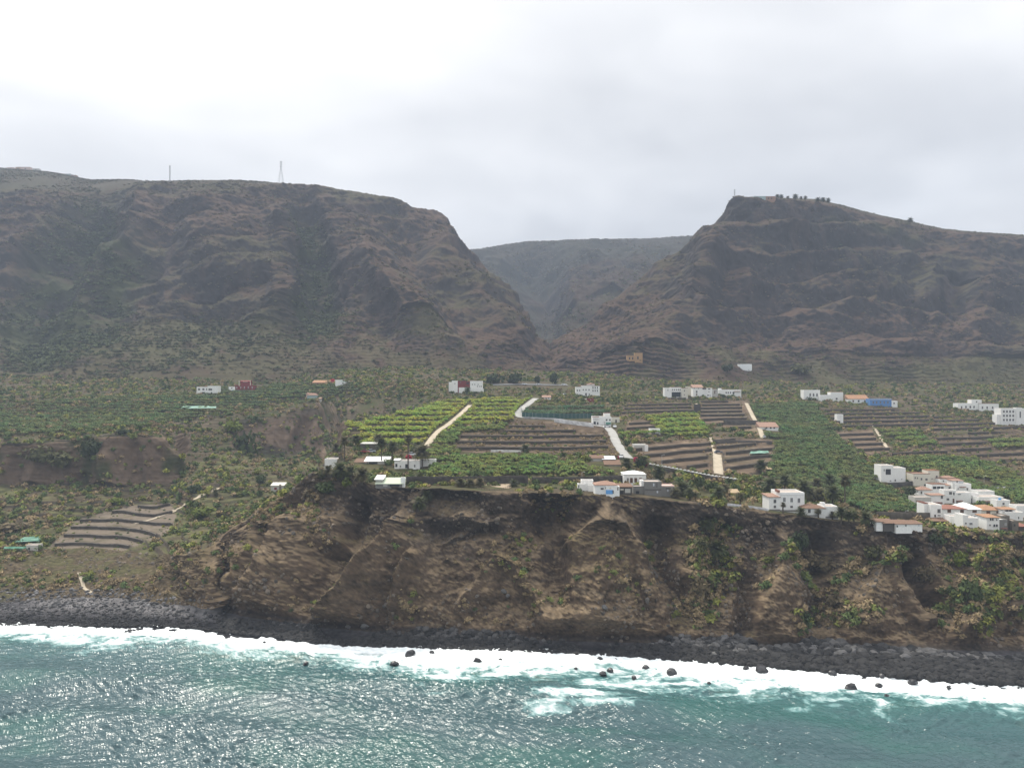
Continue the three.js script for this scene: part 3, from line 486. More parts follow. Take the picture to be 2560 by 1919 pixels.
{
  const nc = 860, nr = 440, pos = new Float32Array(nc * nr * 3), col = new Float32Array(nc * nr * 3), uv = new Float32Array(nc * nr * 2), foam = new Float32Array(nc * nr);
  for (let i = 0; i < nc; i++) {
    const px = lerp(-600, 3160, i / (nc - 1)), wl = WATERLINE(clamp(px, -330, 2890)), Dw = shoreD(clamp(px, -330, 2890));
    for (let j = 0; j < nr; j++) {
      const t = j / (nr - 1), py = lerp(2240, wl - 22, t), D = EYE * FOCAL / (py - CY), x = (px - CX) / FOCAL * D, n = j * nc + i, s = Dw - D;
      const shallow = sstep(60, 0, s), damp = lerp(1, 0.35, sstep(18, 0, s));
      const f = foam[n] = foamAt(x, D, px, s);
      let h = wave(x, D) * damp;
      h += f * (0.75 * fbm(x * 0.3, D * 0.4, 6, 5, 0.65)) + 0.5 * sstep(26, 16, s) * sstep(8, 16, s) * Math.max(0, fbm(x * 0.03, D * 0.03, 12, 2) + 0.2);
      h += 0.15 * sstep(0, -4, s) * fbm(x * 0.3, 0, 2, 3);
      pos[n * 3] = x; pos[n * 3 + 1] = h; pos[n * 3 + 2] = -D; uv[n * 2] = x / 21; uv[n * 2 + 1] = D / 21;
      const p1 = fbm(x * 0.018, D * 0.03, 21, 3), p2 = fbm(x * 0.06, D * 0.09, 31, 3);
      let r = 0.036, g = 0.074, b = 0.082;
      const mix = (R, G, B, k) => { r = lerp(r, R, k); g = lerp(g, G, k); b = lerp(b, B, k); };
      mix(0.028, 0.088, 0.08, sstep(-0.1, 0.5, p1 + 0.25 * p2) * 0.9);
      mix(0.02, 0.1, 0.1, shallow * 0.6);
      mix(0.05, 0.06, 0.035, sstep(0.15, 0.5, p2) * sstep(34, 18, s) * 0.6);              // reef showing through
      mix(0.16, 0.34, 0.33, sstep(0.02, 0.42, f) * 0.7);                                    // air in the water round the foam
      const wf = lerp(0.45, 0.84, f * f); mix(wf, wf * 1.03, wf * 1.04, sstep(0.18, 0.85, f) * (0.9 + 0.3 * fbm(x * 0.5, D * 0.6, 5, 3)));
      col[n * 3] = r; col[n * 3 + 1] = g; col[n * 3 + 2] = b;
    }
  }
  const idx = [[], []];
  for (let j = 0; j < nr - 1; j++) for (let i = 0; i < nc - 1; i++) {
    const a = j * nc + i, q = foam[a] > 0.4 ? 1 : 0;
    idx[q].push(a, a + 1, a + nc, a + 1, a + nc + 1, a + nc);
  }
  const g = new THREE.BufferGeometry();
  g.setAttribute('position', new THREE.BufferAttribute(pos, 3)); g.setAttribute('color', new THREE.BufferAttribute(col, 3)); g.setAttribute('uv', new THREE.BufferAttribute(uv, 2));
  g.setIndex([...Array(0)]); 
  const all = new Uint32Array(idx[0].length + idx[1].length); all.set(idx[0]); all.set(idx[1], idx[0].length);
  g.setIndex(new THREE.BufferAttribute(all, 1)); g.computeVertexNormals();
  g.clearGroups(); g.addGroup(0, idx[0].length, 0); g.addGroup(idx[0].length, idx[1].length, 1);
  // ripples: a tile of 21 m
  const N = 512, rip = new Uint8Array(N * N * 4), r = mulberry(9), comp = [];
  for (let k = 0; k < 60; k++) { const f = 7 + r() * 16, a = 0.35 + (r() - 0.5) * 2.0; comp.push([Math.round(Math.sin(a) * f), Math.round(Math.cos(a) * f), r() * 6.28, 1 / (4 + f * 0.6)]); }
  const h = new Float32Array(N * N); let lo = 1e9, hi = -1e9;
  for (let y = 0; y < N; y++) for (let x = 0; x < N; x++) { let s = 0; for (const c of comp) s += c[3] * (1 - Math.abs(Math.sin((c[0] * x + c[1] * y) / N * Math.PI * 2 / 1 * 0.5 * 2 + c[2]))); h[y * N + x] = s; lo = Math.min(lo, s); hi = Math.max(hi, s); }
  for (let k = 0; k < N * N; k++) { const v = 255 * (h[k] - lo) / (hi - lo); rip[k * 4] = rip[k * 4 + 1] = rip[k * 4 + 2] = v; rip[k * 4 + 3] = 255; }
  const tex = new THREE.DataTexture(rip, N, N); tex.wrapS = tex.wrapT = THREE.RepeatWrapping; tex.magFilter = tex.minFilter = THREE.LinearFilter; tex.needsUpdate = true;
  const water = new THREE.MeshPhysicalMaterial({ vertexColors: true, roughness: 0.21, ior: 1.33, bumpMap: tex, bumpScale: 0.16 });
  const froth = new THREE.MeshStandardMaterial({ vertexColors: true, roughness: 0.85 });
  tag(add(new THREE.Mesh(g, [water, froth]), 'sea'), 'teal choppy sea with white surf along the boulder shore', 'sea', null, 'structure');
}
// ---------------------------------------------------------------- planting and loose stone
const V = (x, y, z) => new THREE.Vector3(x, y, z);
function triGeo(tris, colors) {
  const g = new THREE.BufferGeometry(), p = new Float32Array(tris.length * 9);
  tris.forEach((t, i) => { for (let k = 0; k < 3; k++) { p[i * 9 + k * 3] = t[k].x; p[i * 9 + k * 3 + 1] = t[k].y; p[i * 9 + k * 3 + 2] = t[k].z; } });
  g.setAttribute('position', new THREE.BufferAttribute(p, 3));
  if (colors) { const c = new Float32Array(tris.length * 9); colors.forEach((q, i) => { for (let k = 0; k < 3; k++) c.set(q, i * 9 + k * 3); }); g.setAttribute('color', new THREE.BufferAttribute(c, 3)); }
  g.computeVertexNormals(); return g;
}
// a bush or tree crown: many leaf sprays through several lumps of volume, about 1 m in radius, standing on y = 0
function sprays(seed, n, lumps, size, squash = 0.85) {
  const r = mulberry(seed), tris = [], cols = [], L = [];
  for (let i = 0; i < lumps; i++) { const a = r() * 6.28, d = i ? 0.25 + 0.4 * r() : 0; L.push([Math.cos(a) * d, (0.45 + 0.35 * r()) * squash, Math.sin(a) * d, 0.38 + 0.25 * r()]); }
  for (let i = 0; i < n; i++) {
    const l = L[Math.floor(r() * lumps)], u = r() * 2 - 1, a = r() * 6.28, q = Math.sqrt(1 - u * u), R = l[3] * (0.65 + 0.45 * r());
    const c = V(l[0] + Math.cos(a) * q * R, l[1] + u * R * squash, l[2] + Math.sin(a) * q * R); if (c.y < 0.02) c.y = 0.02 + 0.15 * r();
    const out = V(Math.cos(a) * q, u * 0.8 + 0.5, Math.sin(a) * q).normalize(), s1 = V(r() - 0.5, r() - 0.5, r() - 0.5).cross(out).normalize(), s2 = s1.clone().cross(out).addScaledVector(out, 0.5).normalize(), w = size * (0.6 + 0.8 * r());
    const A = c.clone().addScaledVector(s1, w * 0.5), B = c.clone().addScaledVector(s1, -w * 0.5), C = c.clone().addScaledVector(s2, w), E = c.clone().addScaledVector(s2, -w * 0.6);
    tris.push([A, C, B], [A, B, E]); const k = 0.7 + 0.6 * r(); cols.push([k, k, k], [k * 0.95, k, k * 0.9]);
  }
  return triGeo(tris, cols);
}
const leafMat = new THREE.MeshPhysicalMaterial({ vertexColors: true, roughness: 0.9, side: THREE.DoubleSide, specularIntensity: 0.25, transmission: 0.3, thickness: 0 });
const scrubMat = new THREE.MeshPhysicalMaterial({ vertexColors: true, roughness: 1, side: THREE.DoubleSide, specularIntensity: 0.2 });
const BUSH = [sprays(1, 90, 4, 0.33), sprays(2, 90, 5, 0.33), sprays(3, 84, 3, 0.34, 0.75)];
function bananaGeo(seed) {
  const r = mulberry(seed), tris = [], cols = [], n = 9;
  for (let i = 0; i < n; i++) {
    const a = i * 2.4 + r(), L = 1.35 + 0.5 * r(), up = 0.55 + 0.75 * r(), w = 0.24 + 0.06 * r(), dx = Math.cos(a), dz = Math.sin(a), at = (t) => V(dx * L * t * 0.85, 1.25 + up * 1.5 * t - (0.75 + up * 0.5) * 1.5 * t * t, dz * L * t * 0.85);
    let prev = null; const k = 0.75 + 0.5 * r();
    for (let s = 0; s <= 4; s++) {
      const t = s / 4, c = at(t), q = w * (s === 0 ? 0.3 : s === 4 ? 0.12 : 1), A = c.clone().add(V(-dz * q, 0.06, dx * q)), B = c.clone().add(V(dz * q, 0.06, -dx * q));
      if (prev) { tris.push([prev[0], A, prev[2]], [A, c, prev[2]], [prev[2], c, prev[1]], [c, B, prev[1]]); for (let m = 0; m < 4; m++) cols.push([k, k, k * 0.9]); }
      prev = [A, B, c];
    }
  }
  for (let i = 0; i < 4; i++) { const a = i * 1.571, b = a + 1.571, A = V(Math.cos(a) * 0.13, 0, Math.sin(a) * 0.13), B = V(Math.cos(b) * 0.13, 0, Math.sin(b) * 0.13), C = V(0, 1.35, 0); tris.push([A, C, B]); cols.push([0.7, 0.5, 0.5]); }
  return triGeo(tris, cols);
}
const BANANA = bananaGeo(4);
const M4 = new THREE.Matrix4(), Q4 = new THREE.Quaternion(), E4 = new THREE.Euler(), C3 = new THREE.Color();
// items: [x, y, z, sx, sy, turn, r, g, b]
function scatterMesh(name, geo, mat, items, label, kind = 'stuff', category) {
  const m = new THREE.InstancedMesh(geo, mat, items.length);
  items.forEach((t, i) => { E4.set(t[9] ?? 0, t[5], t[10] ?? 0); Q4.setFromEuler(E4); M4.compose(V(t[0], t[1], t[2]), Q4, V(t[3], t[4], t[3])); m.setMatrixAt(i, M4); m.setColorAt(i, C3.setRGB(t[6], t[7], t[8])); });
  tag(m, label, category, null, kind); add(m, name); return m;
}
const inGreen = (list, p) => relief(list, p.px, p.py, p.D);
const onBuilding = [];                                            // [x, D, radius] kept clear of planting; filled in from the houses' places
for (const [px, py, r] of [[840, 1171, 9], [920, 1160, 10], [1020, 1174, 10], [973, 1214, 9], [1518, 1236, 10], [1466, 1228, 6], [1587, 1210, 9], [1645, 1240, 11], [1515, 1166, 10], [1967, 1281, 14], [2055, 1294, 12], [2250, 1322, 14], [2233, 1210, 9], [2320, 1222, 9], [1515, 1064, 14], [1600, 1127, 7], [1923, 1080, 8], [1150, 1222, 12], [1200, 1222, 10], [1250, 1222, 10]]) { const h = hit(px, py); if (h) onBuilding.push([h.x, -h.z, r]); }
onBuilding.push([(2415 - CX) / FOCAL * 303, 303, 9], [(2450 - CX) / FOCAL * 302, 302, 9], [(2490 - CX) / FOCAL * 301, 301, 9], [(2540 - CX) / FOCAL * 301, 301, 9], [(2425 - CX) / FOCAL * 323, 323, 15], [(2490 - CX) / FOCAL * 320, 320, 20], [(2365 - CX) / FOCAL * 314, 314, 8], [(2400 - CX) / FOCAL * 350, 350, 14], [(2450 - CX) / FOCAL * 345, 345, 16], [(2380 - CX) / FOCAL * 372, 372, 12], [(2320 - CX) / FOCAL * 385, 385, 10], [(2325 - CX) / FOCAL * 352, 352, 7]);
const clear = (x, D, m = 0) => onBuilding.every(([a, b, r]) => Math.hypot(x - a, D - b) > r + m);
{
  const rnd = mulberry(101);
  // scrub on the coastal land
  const green = [], dry = [];
  land.scatter(rnd, (p) => {
    if (p.seg < 2 || p.y < 5 || p.px < -200 || p.px > 2760) return 0;
    const n = fbm(p.x * 0.018, p.y * 0.02, p.z * 0.018, 3), m = noise(p.x * 0.06, p.y * 0.06, p.z * 0.06);
    const f = fieldAt(p.px, p.py);
    if (f === 'banana_left' || f === 'banana_terrace') return noise(p.x * 0.05, 3, p.D * 0.07) > 0.1 ? 0.14 : 0;
    if (f) return f.startsWith('brown') ? (FALLOW.has(f) ? 0.16 * sstep(-0.3, 0.3, n + 0.5 * m) + 0.03 : 0.06 * sstep(-0.1, 0.3, n + m)) : f === 'bare' ? 0.03 : 0;
    if (p.seg <= 4) {                                             // cliff
      if (p.px < 560) return (p.px > 400 ? 0.11 : 0.2) * sstep(-0.35, 0.2, n + 0.6 * m) * sstep(-250, 560, p.px + 900);
      const right = sstep(1640, 1760, p.px), top = p.seg === 4 ? 0.5 * sstep(0.55, 1, p.t) : 0;
      const thick = (0.05 + right * 0.26) * sstep(0.02, 0.3, n + 0.4 * m + 0.12 * right) * (p.seg === 2 ? 0.35 + 0.5 * p.t : 1) + top * 0.1 * sstep(-0.1, 0.3, m + n) + (p.px < 860 && p.px > 560 && p.py < 1300 ? 0.28 * sstep(-0.4, 0.1, m + n) : 0);
      let patch = 0; for (const [cx, cy, rx, ry] of [[1760, 1390, 75, 90], [1750, 1510, 65, 70], [2070, 1430, 120, 55], [2000, 1385, 75, 35], [2235, 1400, 85, 45], [2120, 1535, 95, 40], [2330, 1420, 80, 80], [2440, 1480, 95, 90], [1810, 1325, 60, 40], [2330, 1345, 90, 25], [1640, 1370, 40, 50], [2500, 1400, 60, 60]]) patch = Math.max(patch, 1 - Math.hypot((p.px - cx) / rx, (p.py - cy) / ry)); return thick * (p.px > 1640 ? 0.5 : 1) + 0.5 * sstep(0, 0.45, patch + 0.45 * m);
    }
    const wall = sstep(0.86, 0.7, p.bny);
    if (p.px < 860) return lerp(0.11, 0.03 * sstep(-0.05, 0.3, n + 0.3 * m), wall) * (0.35 + 0.9 * sstep(-0.3, 0.3, n + m));
    return 0.15 * (0.3 + sstep(-0.2, 0.4, n + 0.6 * m)) * (p.seg >= 6 && ((p.y / 2.1) % 1) > 0.55 ? 0.35 : 1.25) * (p.seg === 5 ? 0.8 : 1);
  }, (p) => {
    if (!clear(p.x, p.D) || roadNear(p.px, p.py, p.D) < 3) return;
    const f = fieldAt(p.px, p.py), q = rnd(), big = Math.pow(rnd(), 2.2);
    const cliff = p.seg <= 4, dryness = cliff ? (p.px < 560 ? (p.px > 380 ? 0.8 : 0.6) : p.px > 1640 ? 0.62 : 0.75) : f === 'brown_a' ? 0.85 : FALLOW.has(f) ? 0.6 : f.startsWith('brown') ? 0.8 : f === 'bare' ? 0.3 : 0.38 + 0.3 * noise(p.x * 0.02, 1, p.z * 0.02);
    const s = f && !f.startsWith('banana') ? (FALLOW.has(f) ? 0.5 + 0.9 * big : 0.35 + 0.6 * big) : (cliff ? 0.6 + (p.px > 1680 ? 2.3 : 1.5) * big : 0.8 + 1.9 * big);
    const t = [p.x, p.y - 0.12 * s, p.z, s, s * (0.7 + 0.5 * rnd()), rnd() * 6.28];
    const k = 1.2 + 0.85 * rnd();
    if (q < dryness) dry.push([...t, 0.145 * k, 0.108 * k, 0.062 * k]); else { const y = rnd(); green.push([...t, lerp(0.05, 0.15, y * y) * k, lerp(0.07, 0.148, y * y) * k, lerp(0.028, 0.034, y) * k]); }
  });
  console.log('land scrub', green.length, dry.length);
  scatterMesh('green_scrub', BUSH[0], scrubMat, green.filter((_, i) => i % 2), 'green bushes scattered over the coastal slopes and plateau');
  scatterMesh('leafy_scrub', BUSH[1], scrubMat, green.filter((_, i) => !(i % 2)), 'darker leafy bushes filling the gaps between fields');
  scatterMesh('dry_scrub', BUSH[2], scrubMat, dry, 'dry brown bushes scattered over cliffs and fallow terraces');
  // scrub on the mountains
  for (const [s, gr, name, label, dens] of [[west, WEST_GREEN, 'west_scrub', 'low bushes speckling the mountain left of the gorge', 0.042], [east, [], 'east_scrub', 'low bushes speckling the mountain right of the gorge', 0.048], [far, [], 'ridge_scrub', 'bushes speckling the hazy far ridge', 0.02]]) {
    const a = [];
    s.scatter(rnd, (p) => { if (p.px < -150 || p.px > 2700 || (s === east && p.px > 1840 && p.px < 2095 && p.seg >= 4 && (p.seg > 4 || p.t > 0.86))) return 0; const row = p.seg <= 1 && s !== far ? (((p.y + 2 * noise(p.x * 0.02, 0, p.z * 0.02)) / 3.4) % 1 > 0.5 ? 0.08 : 2.8) : 1; const n = fbm(p.x * 0.012, p.y * 0.012, p.z * 0.012, 3), g = clamp(inGreen(gr, p)); return dens * row * ((p.ny > 0.55 ? 1 : 0.35) * sstep(-0.35, 0.35, n) + 1.0 * g * sstep(-0.35, 0.25, n) + (p.seg <= 1 ? 0.5 : 0)); },
      (p) => { const g = clamp(inGreen(gr, p)), k = 1.05 + 0.9 * rnd(), w = clamp(rnd() * 1.2 - 0.9 * g - (p.seg <= 1 ? 0.25 : 0)), sz = (0.8 + 2.0 * Math.pow(rnd(), 3)) * (1 + 0.8 * g) * (s === far ? 1.9 : 1); a.push([p.x, p.y - 0.15 * sz, p.z, sz, sz * 0.6, rnd() * 6.28, lerp(0.055, 0.1, w) * k, lerp(0.064, 0.074, w) * k, lerp(0.03, 0.048, w) * k]); });
    console.log(name, a.length);
    scatterMesh(name === 'ridge_scrub' ? 'ridge_scrub' : 'mountain_scrub', BUSH[name === 'west_scrub' ? 1 : 2], scrubMat, a, label);
  }
  // bananas
  const BL = {
    banana_bright: ['sunlit yellow green banana plants on the terraces beside the pale dirt track', 0.18, 0.215, 0.036], banana_low: ['green banana plants between the clifftop wall and the brown terraces', 0.1, 0.138, 0.036], banana_net: ['dark banana plants inside the green netted enclosure', 0.06, 0.1, 0.05],
    banana_mid: ['bright banana plants right of the white house on the lane', 0.14, 0.178, 0.034], banana_big: ['large dark green banana plantation sloping down behind the two storey house', 0.072, 0.1, 0.034], banana_right: ['banana plants on the slope behind the white village', 0.09, 0.118, 0.034],
    banana_right_up: ['small banana plots among brown terraces at far right', 0.1, 0.132, 0.034], banana_left: ['banana plants on the plateau above the left ravine cliff', 0.074, 0.1, 0.036], banana_terrace: ['banana plants below the dark red villa', 0.068, 0.094, 0.036],
  };
  const plant = (f, sp, size) => {
    const out = [];
    for (const poly of FIELDS[f]) {
      const hs = poly.map(([x, y]) => hit(x, y)).filter(Boolean), D0 = Math.min(...hs.map((h) => -h.z)) - 4, D1 = Math.max(...hs.map((h) => -h.z)) + 4, x0 = Math.min(...hs.map((h) => h.x)) - 4, x1 = Math.max(...hs.map((h) => h.x)) + 4;
      for (let D = D0; D < D1; D += sp) for (let x = x0; x < x1; x += sp) {
        const X = x + (rnd() - 0.5) * sp * 0.8, DD = D + (rnd() - 0.5) * sp * 0.8, px = CX + FOCAL * X / DD; if (px < -60 || px > 2620) continue;
        const y = land.at(X, DD), py = CY + (EYE - y) / DD * FOCAL; if (!inPoly(poly, px, py) || roadNear(px, py, DD) < 2.4 || !clear(X, DD, 1)) continue;
        if (f !== 'banana_big' && f !== 'banana_right' && f !== 'banana_low' && land.at(X, DD + 0.8) - land.at(X, DD - 0.8) > 0.9 && rnd() < 0.85) continue;
        if (noise(X * 0.05, 3, DD * 0.07) > (f === 'banana_left' || f === 'banana_terrace' ? 0.12 : 0.38)) continue;
        const s = size * (0.65 + 0.7 * rnd()), k = 0.75 + 0.95 * rnd(), [, r, g, b] = BL[f], w = 0.5 * noise(X * 0.25, 2, DD * 0.25) + 0.35 * noise(X * 0.04, 8, DD * 0.04);
        out.push([X, y - 0.05, -DD, s, s, rnd() * 6.28, r * k * (1 + w), g * k, b * k]);
      }
    }
    return out;
  };
  for (const f of Object.keys(BL)) { const a = plant(f, f === 'banana_left' ? 2.4 : 2.05, f === 'banana_net' ? 1.0 : 1.15); console.log(f, a.length); if (a.length) scatterMesh('banana_plantation', BANANA, leafMat, a, BL[f][0]); }
}
// ---------------------------------------------------------------- boulders
function rockGeo(seed, det) {
  let g = new THREE.IcosahedronGeometry(1, det); const p = g.attributes.position, v = V(0, 0, 0), sx = 0.8 + 0.4 * mulberry(seed)(), off = seed * 3.7;
  for (let i = 0; i < p.count; i++) { v.fromBufferAttribute(p, i); const k = 1 + 0.42 * noise(v.x * 1.1 + off, v.y * 1.1, v.z * 1.1) + 0.2 * noise(v.x * 2.7, v.y * 2.7 + off, v.z * 2.7); v.multiplyScalar(k); p.setXYZ(i, v.x * sx, v.y * 0.72, v.z); }
  g.computeVertexNormals(); return g;
}
const ROCK = [rockGeo(1, 1), rockGeo(2, 1), rockGeo(3, 1)];
const stoneMat = new THREE.MeshPhysicalMaterial({ color: 0xffffff, roughness: 0.85, specularIntensity: 0.4, flatShading: true }), wetMat = std(0.018, 0.017, 0.019, 0.4, { flatShading: true });
{
  const rnd = mulberry(202), beach = [[], [], []], scree = [[], []];
  for (let px = -260; px < 2820; px += 0.9) {
    for (let k = 0; k < 9; k++) {
      const P0 = px + rnd() * 2, w = shoreD(clamp(P0, -330, 2890)), u = rnd(), leftBeach = P0 < 560;
      const footD = lerp(w + 24, 0, 0) , depth = leftBeach ? 30 : P0 < 900 ? 12 : P0 < 1650 ? 13 : 17;
      const D = w - 2 + (depth + 2) * (leftBeach && rnd() < 0.6 ? u * u : u), x = (P0 - CX) / FOCAL * D, y = land.at(x, D); if (y > (P0 < 560 ? 6 : 3)) continue;
      const zone = sstep(1600, 2000, P0), b = Math.pow(rnd(), leftBeach ? 5 : 3.2);
      const s = (leftBeach ? 0.16 + 0.7 * b : 0.22 + lerp(1.1, 1.9, zone) * b) * (D > w + 3 ? 1 : 0.8);
      const wet = y < 1.0, t = wet ? 0.014 + 0.018 * rnd() : lerp(0.02, 0.135, Math.pow(rnd(), 1.7)) * (leftBeach && y > 1.6 ? 1.4 : P0 > 600 && P0 < 1600 ? 0.6 : 0.85);
      beach[Math.floor(rnd() * 3)].push([x, Math.max(y, 0.02) + s * 0.12, -D, s, s, rnd() * 6.28, t, t * 0.97, t * 0.96, rnd() - 0.5, rnd() - 0.5]);
    }
  }
  beach.forEach((a, i) => scatterMesh('shore_boulders', ROCK[i], stoneMat, a, ['dark boulders heaped along the foot of the sea cliff and beach', 'rounded grey boulders mixed through the shore', 'black stones along the water edge'][i]));
  land.scatter(rnd, (p) => p.seg >= 2 && p.seg <= 4 && p.px > -250 && p.px < 2800 ? 0.55 * sstep(-0.2, 0.5, fbm(p.x * 0.03, p.y * 0.03, p.z * 0.03, 3)) * (p.px < 560 ? 0.6 : 1) + (p.py > 1440 && p.px < 520 && p.px > 150 ? 0.07 : 0) : 0,
    (p) => { const s = 0.14 + 0.75 * Math.pow(rnd(), 5), k = 0.6 + 0.6 * rnd(), w = rnd(); scree[w < 0.5 ? 0 : 1].push([p.x, p.y - 0.1 * s, p.z, s, s, rnd() * 6.28, lerp(0.09, 0.17, w) * k, lerp(0.08, 0.135, w) * k, lerp(0.07, 0.1, w) * k, rnd(), rnd()]); });
  scree.forEach((a, i) => scatterMesh('cliff_stones', ROCK[i], stoneMat, a, ['grey stones studding the sea cliff', 'tan stones studding the sea cliff'][i]));
  console.log('stones', beach.map((a) => a.length), scree.map((a) => a.length));
  // single rocks standing in the surf: [px, py of the foot, width in photo pixels]
  const SURF = [[1025, 1637, 25, 'rounded black rock, the largest in the surf below the middle of the cliff'], [985, 1662, 20, 'low flat rock awash at the seaward edge of the surf'], [1194, 1654, 19, 'black rock standing alone in the white surf'], [1251, 1651, 10, 'small pointed rock in the surf right of a larger black one'], [1080, 1634, 13, 'small dark rock near the inner edge of the surf'], [1508, 1686, 16, 'dark rock on the outer surf, left one of a pair'], [1526, 1678, 15, 'dark rock on the surf, right one of a pair'], [1615, 1672, 17, 'pointed black rock in the surf below the pyramid shaped spur'], [1680, 1684, 24, 'long low rock in the surf'], [1905, 1678, 29, 'large black boulder half in the surf in front of the boulder beach'], [1865, 1672, 14, 'small boulder left of the large black one in the surf'], [1959, 1664, 26, 'big grey boulder at the front edge of the boulder beach'], [2082, 1686, 19, 'dark boulder at the water edge'], [2126, 1723, 28, 'wedge shaped rock awash in the outer surf'], [2198, 1715, 16, 'small two lobed rock in the outer surf'], [2282, 1708, 22, 'round dark rock in the surf well off the beach'], [2220, 1745, 18, 'farthest rock out in the surf at right'], [2204, 1692, 16, 'boulder just clear of the beach at right'], [764, 1660, 13, 'small dark rock alone in the surf at left'], [660, 1607, 8, 'tiny rock tip in the left surf'], [324, 1577, 10, 'tiny rock tip in the surf below the gravel beach'], [1440, 1672, 8, 'small rock tip in the middle of the white surf'], [1585, 1695, 11, 'low dark rock at the outer edge of the surf'], [1500, 1648, 13, 'rock touching the black boulder bank'], [1540, 1650, 9, 'small rock off the black boulder bank'], [1773, 1709, 9, 'tiny rock over the dark reef'], [2373, 1721, 11, 'flat rock awash at far right'], [2342, 1701, 10, 'small boulder in the surf near the right edge']];
  for (const [px, py, w, label] of SURF) {
    const D = EYE * FOCAL / (py - CY) + 0.4, s = w / FOCAL * D * 0.5, m = new THREE.Mesh(ROCK[Math.floor(rnd() * 3)], wetMat);
    m.position.set((px - CX) / FOCAL * D, s * 0.18, -D); m.scale.set(s * 1.05, s * 1.05, s); m.rotation.y = rnd() * 6.28; tag(m, label, 'rock'); add(m, 'surf_rock');
  }
  const BIG = [[912, 1567, 20, 'large pale round boulder at the foot of the cliff'], [870, 1567, 14, 'grey boulder at the cliff foot left of a larger round one'], [1510, 1520, 17, 'round boulder stuck in the cliff face low on the pyramid spur'], [1260, 1480, 16, 'grey boulder in the middle of the cliff face'], [1270, 1490, 12, 'second grey boulder just below another on the cliff face'], [1840, 1634, 22, 'large boulder on the boulder beach beside its left end'], [1788, 1640, 20, 'boulder in the middle of the left boulder beach'], [1945, 1622, 22, 'boulder at the top of the boulder beach below the cliff'], [1975, 1618, 20, 'grey boulder touching a similar one at the top of the boulder beach'], [1990, 1640, 20, 'pale boulder on the boulder beach behind the big front one'], [1817, 1625, 13, 'small round boulder high on the boulder beach'], [2440, 1640, 24, 'dark boulder on the beach near the right edge'], [2280, 1655, 19, 'boulder on the right part of the boulder beach'], [2240, 1668, 20, 'black boulder low on the right part of the beach']];
  for (const [px, py, w, label] of BIG) { const h = hit(px, py); if (!h) continue; const s = w / FOCAL * -h.z * 0.5, m = new THREE.Mesh(ROCK[Math.floor(rnd() * 3)], std(0.1, 0.098, 0.095, 0.9, { flatShading: true })); m.position.set(h.x, h.y + s * 0.3, h.z); m.scale.setScalar(s); m.rotation.y = rnd() * 6.28; tag(m, label, 'boulder'); add(m, 'boulder'); }
}
// ---------------------------------------------------------------- palms: trunk and crown of arching fronds
function crownGeo(seed, n, droop) {
  const r = mulberry(seed), tris = [], cols = [];
  for (let i = 0; i < n; i++) {
    const a = i * 2.4 + r() * 0.4, el = lerp(1.35, -0.75, Math.pow(i / n, 0.9)) + 0.2 * (r() - 0.5), L = (i / n > 0.8 ? 0.72 : 1) * (0.85 + 0.3 * r()), dead = i / n > 0.86, k = 0.7 + 0.55 * r();
    const dx = Math.cos(a), dz = Math.sin(a), segs = 8; let c = V(0, 0, 0), e = el, prev = null;
    for (let s = 0; s <= segs; s++) {
      const w = 0.27 * Math.sin(Math.PI * Math.min(1, (s + 0.7) / (segs + 1.2))), u = V(dx * Math.cos(e), Math.sin(e), dz * Math.cos(e)), side = V(-dz, 0, dx);
      if (prev) for (const m of [1, -1]) {                        // leaflets in a V along the midrib
        const tip = prev.clone().addScaledVector(side, m * w).addScaledVector(u, 0.11).add(V(0, 0.05 - 0.05 * s / segs, 0));
        tris.push([prev, c.clone(), tip]); cols.push(dead ? [1.5 * k, 1.0 * k, 0.9 * k] : [k, k, k]);
      }
      prev = c.clone(); c = c.clone().addScaledVector(u, L / segs); e -= droop / segs * (0.6 + 0.8 * s / segs);
    }
  }
  return triGeo(tris, cols);
}
const CROWN = [crownGeo(11, 62, 1.25), crownGeo(12, 54, 1.5), crownGeo(13, 68, 1.1)];
function trunkGeo(seed) {
  const pts = []; for (let i = 0; i <= 9; i++) { const t = i / 9; pts.push(new THREE.Vector2((t < 0.08 ? 1.35 : 1) * (0.9 - 0.2 * t) * (i % 2 ? 1.07 : 0.95) + (t > 0.9 ? 0.25 : 0), t)); }
  const g = new THREE.LatheGeometry(pts, 7), p = g.attributes.position; for (let i = 0; i < p.count; i++) { const y = p.getY(i); p.setX(i, p.getX(i) + 1.2 * Math.sin(y * 2 + seed) * y); } g.computeVertexNormals(); return g;
}
const TRUNK = trunkGeo(1), palmBark = std(0.085, 0.068, 0.052, 1), palmLeaf = [new THREE.MeshPhysicalMaterial({ color: new THREE.Color().setRGB(0.06, 0.07, 0.026), vertexColors: true, roughness: 0.75, side: THREE.DoubleSide, specularIntensity: 0.25, transmission: 0.25, thickness: 0 }), new THREE.MeshPhysicalMaterial({ color: new THREE.Color().setRGB(0.095, 0.088, 0.042), vertexColors: true, roughness: 0.8, side: THREE.DoubleSide, specularIntensity: 0.25, transmission: 0.25, thickness: 0 })];
const palmProto = new THREE.Group();
part(TRUNK, palmBark, 'trunk', palmProto); part(CROWN[0], palmLeaf[0], 'crown', palmProto);
let palmSeed = mulberry(31);
